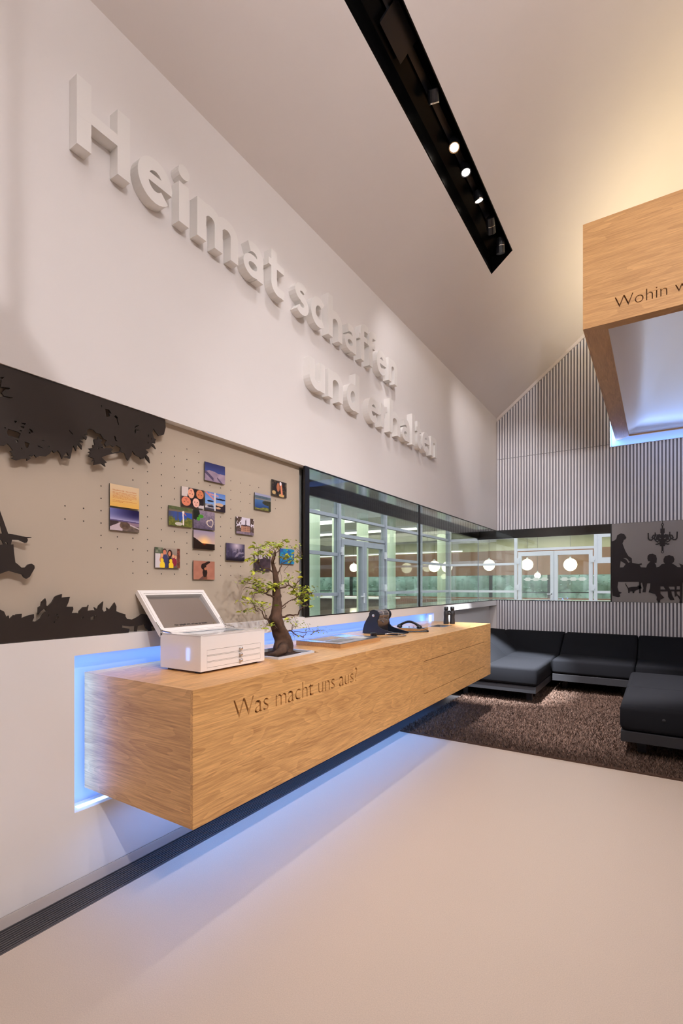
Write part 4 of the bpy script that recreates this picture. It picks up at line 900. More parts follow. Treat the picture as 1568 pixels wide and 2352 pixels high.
# trunk: lofted rings with bark lumps and root flare
pts = []
for i in range(len(TRUNK) - 1):
    for k in range(4):
        f = k / 4; a, b = [(q[0], q[1], q[2] * (1.0 if q[1] < 1.1 else 1.12)) for q in (TRUNK[i], TRUNK[i + 1])]
        pts.append((a[0] + (b[0] - a[0]) * f, a[1] + (b[1] - a[1]) * f, a[2] + (b[2] - a[2]) * f))
pts.append(TRUNK[-1])
for i, (y, z, r) in enumerate(pts):
    for k in range(n_):
        t = 2 * PI * k / n_
        lump = 1 + 0.09 * math.sin(3 * t + z * 31) + 0.07 * math.sin(5 * t - z * 47) + 0.05 * (rb.random() - 0.5)
        fl_ = 1 + max(0, 1.02 - z) * 1.2 * (0.5 + 0.5 * math.sin(4 * t + 0.7))
        rr = r * lump * fl_
        tk.v.append((XB + 0.9 * rr * math.cos(t), y + rr * math.sin(t), z))
for i in range(len(pts) - 1):
    for k in range(n_):
        k2 = (k + 1) % n_; tk.f.append((i * n_ + k, i * n_ + k2, (i + 1) * n_ + k2, (i + 1) * n_ + k))
tk.f.append(tuple((len(pts) - 1) * n_ + k for k in range(n_)))
obj('trunk', tk, BARK, bo, smooth=True)
obj('root', MB().tube([(XB + 0.03, 2.255, 0.985), (XB + 0.06, 2.21, 0.972), (XB + 0.05, 2.165, 0.958), (XB + 0.02, 2.13, 0.950)], [0.034, 0.028, 0.018, 0.006], 10), BARK, bo, smooth=True)
ends = []
for path, r in BRANCHES:
    dx = rb.uniform(-0.10, 0.10); n = len(path)
    P = [(XB + dx * (k / (n - 1)) + rb.uniform(-0.006, 0.006), y + rb.uniform(-0.004, 0.004) * (k > 0), z + rb.uniform(-0.004, 0.004) * (k > 0)) for k, (y, z) in enumerate(path)]
    fine = []
    for a, b in zip(P, P[1:]):
        for k in range(3): fine.append(tuple(a[c] + (b[c] - a[c]) * k / 3 + (rb.uniform(-0.0035, 0.0035) if k else 0) for c in range(3)))
    fine.append(P[-1]); m = len(fine)
    obj('branch', MB().tube(fine, [max(0.0012, r * (1 - 0.72 * k / (m - 1))) for k in range(m)], 7), BARK, bo)
    ends += fine[m // 3:]
def leaf_mesh(m_):
    me = bpy.data.meshes.new('leaf')
    L, Wd = 0.030, 0.0085
    v = [(0, 0, 0), (L * 0.35, Wd, 0.0012), (L * 0.7, Wd * 0.72, 0.001), (L, 0, -0.002), (L * 0.7, -Wd * 0.72, 0.001), (L * 0.35, -Wd, 0.0012), (L * 0.4, 0, -0.0008), (L * 0.7, 0, -0.0012)]
    f = [(0, 6, 1), (1, 6, 7, 2), (2, 7, 3), (0, 5, 6), (5, 4, 7, 6), (4, 3, 7)]
    me.from_pydata(v, [], f); me.update(); me.materials.append(m_); return me
LM = [leaf_mesh(m_) for m_ in LEAFS]
tw = MB(); cnt = 0
org = bo.location
for y, z, a, b, n in CLUSTERS:
    for k in range(int(round(n * 0.95))):
        p = None
        for _ in range(20):
            u, v_, x_ = rb.uniform(-1, 1), rb.uniform(-1, 1), rb.uniform(-1, 1)
            if u * u + v_ * v_ + x_ * x_ < 1: break
        p = Vector((XB + x_ * max(0.05, a * 1.1) + rb.uniform(-0.03, 0.03), y + u * a, z + v_ * b))
        q = min(ends, key=lambda e_: (Vector(e_) - p).length)
        mid = (Vector(q) + p) / 2 + Vector((rb.uniform(-0.008, 0.008), rb.uniform(-0.008, 0.008), rb.uniform(-0.002, 0.010)))
        if k % 2 == 0: tw.tube([q, mid, p], [0.0013, 0.0010, 0.0006], 4, cap=False)
        for _ in range(1):
            if cnt >= 298: break
            o = bpy.data.objects.new('leaf', LM[rb.choices((0, 1, 2), (5, 4, 2))[0]]); COL.objects.link(o); o.parent = bo
            o.location = p - org
            o.rotation_euler = (rb.uniform(-0.9, 0.9), rb.uniform(-0.5, 0.7), rb.uniform(0, 2 * PI)); s_ = rb.uniform(0.7, 1.35); o.scale = (s_, s_, s_)
            cnt += 1
obj('twigs', tw, TWIG, bo, kind='stuff')
lv = MB()
for y, z, a, b, n in CLUSTERS:                      # the remaining small leaves of the crown
    for k in range(int(n * 2.0)):
        p = Vector((XB + rb.gauss(0, 0.035), y + rb.gauss(0, 0.55) * a, z + rb.gauss(0, 0.55) * b))
        R = Matrix.Rotation(rb.uniform(0, 2 * PI), 3, 'Z') @ Matrix.Rotation(rb.uniform(-0.9, 0.9), 3, 'X') @ Matrix.Rotation(rb.uniform(-0.6, 0.6), 3, 'Y')
        L = rb.uniform(0.012, 0.022); W_ = L * 0.32
        lv.add([p + R @ Vector(c) for c in ((0, 0, 0), (L * 0.5, W_, 0.001), (L, 0, -0.001), (L * 0.5, -W_, 0.001), (L * 0.5, 0, -0.001))], [(0, 4, 1), (1, 4, 2), (0, 3, 4), (3, 2, 4)])
obj('small_leaves', lv, LEAFS[1], bo, kind='stuff')

# ------------------------------------------------------------------ white drawer box with mirror lid
B = (0.150, 0.432, 1.517, 1.942); BZ, BT = CT + 0.010, 1.120
wbx = thing('drawer_box', (0.29, 1.73, CT), 'white lacquered drawer box with raised mirror lid on the oak counter', 'box')
body = MB(); th = 0.012
body.box(B[0], B[1], B[2], B[2] + th, BZ, BT); body.box(B[0], B[1], B[3] - th, B[3], BZ, BT); body.box(B[0], B[0] + th, B[2] + th, B[3] - th, BZ, BT)
body.box(B[0] + th, B[1] - th, B[2] + th, B[3] - th, BZ, BZ + 0.01)
fz = [(1.0005 + k * 0.0285 - 0.027, 1.0005 + k * 0.0285 - 0.002) for k in range(3)]
fy0, fy1 = B[2] + 0.036, B[3] - 0.030
to_bf = lambda a, b, t: (B[1] - th + t, a, b)
ff = fill([rect(B[2] + th, B[3] - th, BZ, BT)] + [rect(fy0, fy1, z0, z1) for z0, z1 in fz], th, to_bf)
body.add(ff.v, ff.f)
obj('body', body, WHITEL, wbx)
for z0, z1 in fz:
    d_ = obj('drawer', MB().box(B[1] - th - 0.02, B[1] - 0.0003, fy0 + 0.0012, fy1 - 0.0012, z0 + 0.0012, z1 - 0.0012), WHITEL, wbx)
    obj('knob', MB().lathe([(0.003, 0), (0.003, 0.008), (0.0075, 0.011), (0.0085, 0.015), (0.006, 0.019), (0.001, 0.0205)], (B[1] - 0.0003, (fy0 + fy1) / 2 + 0.028, (z0 + z1) / 2), (1, 0, 0), 14), CHROME, d_, smooth=True)
tf = MB()
for a in ((B[0], B[1], B[2], B[2] + 0.055), (B[0], B[1], B[3] - 0.055, B[3]), (B[0], B[0] + 0.055, B[2] + 0.055, B[3] - 0.055), (B[1] - 0.055, B[1], B[2] + 0.055, B[3] - 0.055)): tf.box(*a, BT - 0.001, BT + 0.003)
obj('top_frame', tf, WHITEL, wbx)
obj('top_glass', MB().box(B[0] + 0.05, B[1] - 0.05, B[2] + 0.05, B[3] - 0.05, BT - 0.008, BT - 0.002), mat('display_glass', (0.32, 0.36, 0.40), 0.04, spec=0.8), wbx)
for (a, b) in ((B[2] + 0.02, B[2] + 0.05), (B[3] - 0.05, B[3] - 0.02)):
    for (x, x2) in ((B[0] + 0.03, B[0] + 0.06), (B[1] - 0.06, B[1] - 0.03)): obj('foot', MB().box(x, x2, a, b, CT, BZ), BLACKP, wbx)
# lid: plane through the hinge edge, leaning back against the panel
hv = Vector((B[0] + 0.004, 0, BT + 0.006)); up = Vector((-0.193, 0, 0.209)).normalized(); nrm = Vector((up.z, 0, -up.x)) * 1.0
LH = 0.272
def to_lid(a, b, t): p = hv + up * b - nrm * t; return (p.x, a, p.z)
ld = fill([rect(B[2], B[3], -0.012, LH), rect(B[2] + 0.030, B[3] - 0.030, 0.022, LH - 0.032)], 0.024, to_lid)
lid = obj('lid_frame', ld, WHITEL, wbx, label='raised lid frame')
l2 = fill([rect(B[2] + 0.008, B[3] - 0.008, 0.0, LH - 0.010), rect(B[2] + 0.022, B[3] - 0.022, 0.012, LH - 0.022)], 0.004, lambda a, b, t: to_lid(a, b, t - 0.004))
obj('lid_moulding', l2, WHITEL, lid)
ms = MB(); ms.prism(rect(B[2] + 0.028, B[3] - 0.028, 0.020, LH - 0.030), lambda a, b, t: to_lid(a, b, 0.0096 + 0.032 * (b - 0.02) + t), 0.004)
obj('mirror', ms, MIRROR, lid, label='mirror in the lid')
obj('mirror_text', fill(place_text('Hier spiegelt sich, auf wen wir bauen.', B[2] + 0.110, B[3] - 0.105, 0.040, 0.0095), 0.0006, lambda a, b, t: to_lid(a, b, 0.0092 + 0.032 * (b - 0.02) - t)), TEXTG, lid)
for y in (B[2] + 0.004, B[3] - 0.012):
    h = MB()
    for k in range(2):
        p0 = to_lid(y, 0.01, -0.002); 
    a_ = to_lid(y, 0.062, -0.004); b_ = to_lid(y, 0.004, -0.006); c_ = (B[0] + 0.070, y, BT + 0.006)
    h.tube([a_, b_], 0.0040, 8); h.tube([b_, c_], 0.0040, 8); h.sphere(b_, 0.0060, 10, 6)
    h.box(c_[0] - 0.02, c_[0] + 0.004, y - 0.003, y + 0.006, BT + 0.003, BT + 0.0065)
    obj('hinge', h, CHROME, wbx)

# ------------------------------------------------------------------ framed tray, viewer, telephone, binoculars
ty0, ty1, tx0, tx1, tz = 2.622, 3.150, 0.110, 0.466, 0.980
tt = thing('display_tray', (0.288, 2.886, CT), 'flat oak display frame with a grey glass top lying on the counter', 'display')
obj('frame', fill([rect(tx0, tx1, ty0, ty1), rect(tx0 + 0.012, tx1 - 0.012, ty0 + 0.012, ty1 - 0.012)], tz - CT - 0.004, lambda a, b, t: (a, b, CT + t)), wood('oak_tray', 1, (0.34, 0.17, 0.065), (0.58, 0.33, 0.14), rings=6), tt)
obj('glass_top', MB().box(tx0, tx1, ty0, ty1, tz - 0.004, tz), SLATE, tt)
obj('print', MB().box(0.155, 0.275, 2.70, 2.98, tz + 0.0002, tz + 0.001), SEPIA, tt, label='brown picture under the glass')
obj('print', MB().box(0.30, 0.40, 2.69, 2.90, tz + 0.0002, tz + 0.001), GREYP, tt, label='grey picture under the glass')
obj('print', MB().box(0.29, 0.42, 2.96, 3.08, tz + 0.0002, tz + 0.001), PAPER, tt, label='pale strip under the glass')

vw = thing('drum_viewer', (0.24, 3.66, CT), 'film-strip drum viewer with two dark curved side plates on the counter', 'viewer')
PLT = [(a, max(b, CT + 0.004)) for a, b in PLATE]
hx, hz = 0.186, 1.103
for y in (3.555, 3.765):
    m_ = MB(); m_.prism(PLT, lambda a, b, t, y=y: (a, y + t, b), 0.012); obj('side_plate', m_, NAVY, vw)
    obj('hub_cap', MB().lathe([(0.012, 0), (0.012, 0.004), (0.007, 0.007), (0.001, 0.0075)], (hx, y, hz), (0, -1, 0), 16), CHROME, vw)
obj('base_plate', MB().box(0.085, 0.40, 3.567, 3.765, CT, CT + 0.006), NAVY, vw)
obj('drum', MB().lathe([(0.02, 0), (0.044, 0.0), (0.044, 0.012), (0.040, 0.014), (0.040, 0.09), (0.0435, 0.092), (0.0435, 0.104), (0.040, 0.106), (0.040, 0.182), (0.044, 0.184), (0.044, 0.196), (0.02, 0.198)], (hx, 3.567, hz), (0, 1, 0), 26), STEEL, vw)
k_ = MB()
for k in range(8):
    t_ = 2 * PI * k / 8
    k_.tube([(hx + 0.0425 * math.cos(t_), 3.58, hz + 0.0425 * math.sin(t_)), (hx + 0.0425 * math.cos(t_), 3.752, hz + 0.0425 * math.sin(t_))], 0.0035, 6)
obj('drum_rods', k_, CHROME, vw)
sp_ = MB(); sp_.hexa([(0.20, 3.567, CT + 0.006), (0.206, 3.567, CT + 0.006), (0.206, 3.765, CT + 0.006), (0.20, 3.765, CT + 0.006)], [(0.218, 3.567, 1.075), (0.224, 3.567, 1.075), (0.224, 3.765, 1.075), (0.218, 3.765, 1.075)])
obj('back_sheet', sp_, STEEL, vw)
br_ = MB().tube([(0.225, 3.60, 1.062), (0.245, 3.60, 1.055), (0.25, 3.61, 1.045)], 0.006, 8); br_.tube([(0.225, 3.70, 1.066), (0.247, 3.70, 1.060), (0.25, 3.70, 1.05)], 0.006, 8)
obj('clamp', br_, CHROME, vw)

hd = thing('headset', (0.40, 3.33, CT), 'black ear cup on a curved silver headband lying in front of the drum viewer', 'headset')
obj('ear_cup', MB().lathe([(0.020, 0), (0.0245, 0.003), (0.0245, 0.034), (0.0265, 0.037), (0.0265, 0.043), (0.021, 0.046), (0.001, 0.046)], (0.365, 3.235, CT), (0, 0, 1), 22), BLACKP, hd, smooth=False)
obj('sleeve', MB().tube([(0.375, 3.262, CT + 0.030), (0.400, 3.345, CT + 0.028)], 0.0052, 8), BLACKP, hd)
obj('headband', MB().tube([(0.400, 3.345, CT + 0.028), (0.425, 3.42, CT + 0.030), (0.445, 3.48, CT + 0.026), (0.468, 3.525, CT + 0.016), (0.487, 3.538, CT + 0.006), (0.480, 3.50, CT + 0.005), (0.455, 3.42, CT + 0.007), (0.40, 3.29, CT + 0.009), (0.368, 3.252, CT + 0.010)], 0.0042, 8), CHROME, hd, smooth=True)

px0, px1, py0, py1 = 0.225, 0.437, 3.925, 4.105
ph = thing('telephone', (0.33, 4.015, CT), 'black telephone handset resting on a small oak block', 'telephone')
obj('oak_block', MB().box(px0, px1, py0, py1, CT, CT + 0.024), wood('oak_block_wood', 1, (0.36, 0.18, 0.07), (0.60, 0.35, 0.15), rings=5), ph, bevel=0.002)
obj('block_top', MB().box(px0 + 0.004, px1 - 0.004, py0 + 0.004, py1 - 0.004, CT + 0.0242, CT + 0.028), SLATE, ph)
hp = [(0.215 + 0.20 * k / 12, 3.965 + 0.010 * k / 12, CT + 0.040 + 0.042 * math.sin(PI * k / 12)) for k in range(13)]
hs = obj('handset', MB().tube(hp, [0.013, 0.0125, 0.0115] + [0.0105] * 7 + [0.0115, 0.0125, 0.013], 12), BLACKP, ph, smooth=True)
for x, y in ((0.222, 3.965), (0.408, 3.975)): obj('ear_piece', MB().lathe([(0.017, 0.0), (0.024, 0.004), (0.024, 0.012), (0.016, 0.024), (0.004, 0.03)], (x, y, CT + 0.028), (0, 0, 1), 18), BLACKP, hs, smooth=True)
for k in range(3): obj('button', MB().lathe([(0.006, 0), (0.006, 0.004), (0.001, 0.005)], (0.27 + k * 0.045, 4.06, CT + 0.028), (0, 0, 1), 12), CHROME, ph)
obj('cord', MB().tube([(0.42, 3.978, CT + 0.034), (0.455, 3.995, CT + 0.020), (0.478, 3.99, CT + 0.012), (0.492, 3.96, CT + 0.008)], 0.0026, 6), BLACKP, ph)
obj('plug', MB().tube([(0.325, 3.80, CT + 0.007), (0.44, 3.90, CT + 0.007), (0.487, 3.945, CT + 0.008), (0.497, 3.962, CT + 0.008)], [0.006, 0.0065, 0.010, 0.008], 10), BLACKP, ph)

bi = thing('binoculars', (0.325, 4.93, CT), 'pair of black binoculars standing on end at the far end of the counter', 'binoculars')
for x, y in ((0.300, 4.905), (0.352, 4.945)):
    b_ = obj('barrel', MB().lathe([(0.026, 0), (0.0275, 0.004), (0.0275, 0.020), (0.025, 0.045), (0.023, 0.07), (0.025, 0.10), (0.025, 0.125), (0.0185, 0.135), (0.018, 0.142)], (x, y, CT), (0, 0, 1), 22), RUBBER, bi, smooth=True)
    obj('eyepiece', MB().lathe([(0.0185, 0.142), (0.021, 0.146), (0.021, 0.178), (0.0175, 0.180), (0.001, 0.176)], (x, y, CT), (0, 0, 1), 22), BLACKP, b_, smooth=True)
obj('bridge', MB().tube([(0.312, 4.914, CT + 0.105), (0.340, 4.936, CT + 0.105)], 0.014, 10), RUBBER, bi)
obj('focus_wheel', MB().lathe([(0.009, 0), (0.010, 0.002), (0.010, 0.018), (0.008, 0.02)], (0.326, 4.925, CT + 0.12), (0, 0, 1), 14), BLACKP, bi)

# ------------------------------------------------------------------ hanging oak box
hb = thing('hanging_box', (2.95, 6.1, 3.41), 'oak box projecting from the slatted wall, open below with a white membrane', 'canopy')
HX0, HX1, HY0, HY1, HZ0, HZ1 = 1.650, XR - 1.650, 4.380, YB + 0.10, 3.41, 4.253
wtxt = place_text('Wohin w', 1.871, 2.352, 3.508, 0.090, -0.014)
obj('front_panel', fill([rect(HX0, HX1, HZ0, HZ1)] + wtxt, 0.02, lambda a, b, t: (a, HY0 + t, b)), OAK_XB, hb)
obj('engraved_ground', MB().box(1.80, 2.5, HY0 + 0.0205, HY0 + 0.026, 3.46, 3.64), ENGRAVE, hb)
obj('side_panel', MB().box(HX0, HX0 + 0.02, HY0 + 0.0202, HY1, HZ0, HZ1), OAK_YB, hb)
obj('side_panel', MB().box(HX1 - 0.02, HX1, HY0 + 0.0202, HY1, HZ0, HZ1), OAK_YB, hb)
RW = 0.17
def rim(poly, mm): m_ = MB(); m_.prism(poly, lambda a, b, t: (a, b, HZ0 + 0.0005 + t), 0.02); obj('rim', m_, mm, hb)
rim([(HX0 + 0.0202, HY0 + 0.0202), (HX1 - 0.0202, HY0 + 0.0202), (HX1 - RW, HY0 + RW * 0.6), (HX0 + RW, HY0 + RW * 0.6)], OAK_XB)
rim([(HX0 + 0.0202, HY0 + 0.021), (HX0 + RW, HY0 + RW * 0.6 + 0.001), (HX0 + RW, HY1 - 0.16), (HX0 + 0.0202, HY1 - 0.001)], OAK_YB)
rim([(HX1 - 0.0202, HY0 + 0.021), (HX1 - RW, HY0 + RW * 0.6 + 0.001), (HX1 - RW, HY1 - 0.16), (HX1 - 0.0202, HY1 - 0.001)], OAK_YB)
rim([(HX0 + RW, HY1 - 0.16), (HX1 - RW, HY1 - 0.16), (HX1 - RW, HY1 - 0.13), (HX0 + RW, HY1 - 0.13)], OAK_XB)
obj('lid_panel', MB().box(HX0 + 0.0202, HX1 - 0.0202, HY0 + 0.0202, HY1, HZ1 - 0.06, HZ1 - 0.04), WHITE, hb)
mv = []; mf = []; NX, NY = 90, 70
ax0, ax1, ay0, ay1 = HX0 + RW - 0.01, HX1 - RW + 0.01, HY0 + RW * 0.6 - 0.01, HY1 - 0.14
for j in range(NY + 1):
    for i in range(NX + 1):
        u = i / NX; v_ = j / NY; x = ax0 + (ax1 - ax0) * u; y = ay0 + (ay1 - ay0) * v_
        edge = min(1, 9 * min(u, 1 - u, v_, 1 - v_)); edge = edge * edge * (3 - 2 * edge)
        ridge = 0.03 + 0.19 * (1 - v_) ** 1.2
        d = (u - ridge) / 0.035
        f_ = 0.5 * (1 - math.tanh(d)) * (0.45 + 0.55 * (1 - v_)) + 0.18 * math.sin(5 * u + 2 * v_)
        back = max(0, 1 - abs(v_ - 0.86) / 0.2)
        mv.append((x, y, HZ0 + 0.024 + 0.28 * edge * (0.22 + 0.85 * f_ * (1 - 0.3 * back))))
for j in range(NY):
    for i in range(NX): a = j * (NX + 1) + i; mf.append((a, a + 1, a + NX + 2, a + NX + 1))
me_ = raw('membrane', mv, mf, MEMB, hb)
for p in me_.data.polygons: p.use_smooth = True
UPM = emit('uplight_glow', (1.0, 0.84, 0.52), 1.7)
for x in UP_X: obj('uplight', MB().box(x - 0.15, x + 0.15, 5.6, 7.6, HZ1 - 0.038, HZ1 - 0.01), UPM, hb)

# ------------------------------------------------------------------ right mural
to_back = lambda y0: (lambda a, b, t: (a, y0 - t, b))
mr_ = thing('wall_mural', (2.9, YB, 1.12), 'grey mural panel with a dark dinner table scene on the slatted wall', 'mural')
obj('panel', MB().box(1.607, 4.2, YB - 0.002, YB + 0.012, 1.1205, 2.2195), PANELG, mr_)
obj('table_cutout', fill([[(p[0], max(p[1], 1.122)) for p in l] for l in TABLE], 0.006, to_back(YB - 0.004)), CUTOUT2, mr_, label='dark people at a dinner table')
obj('cat_cutout', fill(CAT, 0.006, to_back(YB - 0.004)), CUTOUT2, mr_, label='dark cat')
cm = MB()
for k, (path, wd_) in enumerate(CHANDELIER): stroke(cm, path, wd_, to_back(YB - 0.004 - 0.0001 * k), 0.006)
obj('chandelier_cutout', cm, CUTOUT2, mr_, label='dark chandelier')

# ------------------------------------------------------------------ rug
rg = thing('rug', (2.3, 6.0, 0), 'brown shaggy rug under the charcoal sofa', 'rug')
obj('backing', MB().box(0.152, 4.5, 4.12, YB - 0.02, 0.0, 0.012), RUGB, rg)
rr = random.Random(21); pv = []; pf = []; pc = []
for k in range(95000):
    x = rr.uniform(0.155, 4.49) if k % 3 else rr.uniform(0.155, 2.8); y = rr.uniform(4.125, YB - 0.05) if k % 4 else rr.uniform(4.125, 5.8)
    h = rr.uniform(0.012, 0.020); a = rr.uniform(0, 2 * PI); w_ = rr.uniform(0.0025, 0.005)
    ex, ey = math.cos(a) * w_, math.sin(a) * w_; lx, ly = rr.uniform(-0.012, 0.012), rr.uniform(-0.012, 0.012)
    n = len(pv); pv += [(x - ex, y - ey, 0.012), (x + ex, y + ey, 0.012), (x + lx + ex * 0.5, y + ly + ey * 0.5, 0.012 + h), (x + lx - ex * 0.5, y + ly - ey * 0.5, 0.012 + h)]
    pf.append((n, n + 1, n + 2, n + 3))
    s_ = rr.uniform(0.55, 1.55); pc += [0.115 * s_, 0.072 * s_, 0.053 * s_, 1.0]
me = bpy.data.meshes.new('pile'); me.from_pydata([(x - 2.3, y - 6.0, z) for x, y, z in pv], [], pf); me.update(); me.materials.append(RUGP)
at_ = me.attributes.new('print', 'FLOAT_COLOR', 'FACE'); at_.data.foreach_set('color', pc)
po = bpy.data.objects.new('pile', me); COL.objects.link(po); po.parent = rg; po['kind'] = 'stuff'

# ------------------------------------------------------------------ sofa
SZ, SB = 0.420, 0.215
def cushion(name, b, parent, bev=0.035): return obj(name, MB().box(*b), FABRIC, parent, smooth=True, bevel=bev, seg=4)
def wedge(name, quad_lo, quad_hi, parent, bev=0.03):
    return obj(name, MB().hexa(quad_lo, quad_hi), FABRIC, parent, smooth=True, bevel=bev, seg=4)
def legs(t, pts_):
    for x, y in pts_: obj('leg', MB().box(x - 0.03, x + 0.03, y - 0.03, y + 0.03, 0.012, 0.135), LEG, t, bevel=0.003)
RUGZ = 0.013
# corner module with the chaise along the left wall
s1 = thing('corner_sofa', (0.5, 6.8, RUGZ), 'charcoal corner sofa with chaise, beside the far end of the counter', 'sofa', 'charcoal sofa modules')
cushion('seat_cushion', (0.02, 1.018, 5.80, 6.694, SB, SZ), s1)
cushion('seat_cushion', (0.02, 1.018, 6.698, 7.80, SB, SZ), s1)
wedge('side_back', [(-0.09, 5.95, SZ - 0.03), (0.50, 5.84, SZ - 0.03), (0.50, 6.694, SZ - 0.03), (-0.09, 6.694, SZ - 0.03)], [(-0.09, 5.95, 0.675), (0.16, 5.95, 0.675), (0.16, 6.694, 0.675), (-0.09, 6.694, 0.675)], s1)
wedge('side_back', [(-0.09, 6.699, SZ - 0.03), (0.50, 6.699, SZ - 0.03), (0.50, 7.62, SZ - 0.03), (-0.09, 7.88, SZ - 0.03)], [(-0.09, 6.699, 0.675), (0.16, 6.699, 0.675), (0.16, 7.80, 0.675), (-0.09, 7.88, 0.675)], s1)
def back(x0, x1, t):
    wedge('backrest', [(x0, 7.20, SZ - 0.03), (x1, 7.20, SZ - 0.03), (x1, 7.885, SZ - 0.03), (x0, 7.885, SZ - 0.03)], [(x0, 7.66, 0.670), (x1, 7.66, 0.670), (x1, 7.885, 0.670), (x0, 7.885, 0.670)], t)
back(0.17, 1.018, s1)
obj('plinth', MB().box(0.03, 1.005, 5.815, 7.82, 0.132, SB - 0.004), SLAB, s1, bevel=0.003)
legs(s1, [(0.90, 6.0), (0.15, 6.0), (0.90, 7.6), (0.15, 7.6)])
def module(x0, x1, label):
    t = thing('sofa_module', ((x0 + x1) / 2, 7.2, RUGZ), label, 'sofa', 'charcoal sofa modules')
    cushion('seat_cushion', (x0, x1, 6.68, 7.80, SB + 0.025, SZ), t); back(x0, x1, t)
    obj('plinth', MB().box(x0 + 0.006, x1 - 0.006, 6.69, 7.82, 0.150, SB + 0.021), SLAB, t, bevel=0.003)
    for x, y in ((x0 + 0.12, 6.95), (x1 - 0.12, 6.95), (x0 + 0.12, 7.6), (x1 - 0.12, 7.6)): obj('leg', MB().box(x - 0.03, x + 0.03, y - 0.03, y + 0.03, 0.012, 0.152), LEG, t, bevel=0.003)
module(1.024, 1.928, 'middle charcoal sofa module under the window corner of the striped wall')
module(1.934, 2.86, 'charcoal sofa module under the grey mural, behind the ottoman')
ot = thing('ottoman', (2.6, 5.3, RUGZ), 'wide charcoal ottoman on the rug at the right edge', 'ottoman')
cushion('seat_cushion', (1.905, 3.35, 4.42, 5.298, SB + 0.005, SZ), ot, 0.04)
cushion('seat_cushion', (1.905, 3.35, 5.302, 6.20, SB + 0.005, SZ), ot, 0.04)
obj('plinth', MB().box(1.912, 3.34, 4.43, 6.19, 0.132, SB), SLAB, ot, bevel=0.003)
legs(ot, [(2.05, 4.62), (3.2, 4.62), (2.05, 6.0), (3.2, 6.0)])
obj('button', MB().lathe([(0.010, -0.002), (0.012, 0.002), (0.006, 0.005), (0.001, 0.006)], (2.195, 4.42, 0.335), (0, -1, 0), 12), LEG, ot)

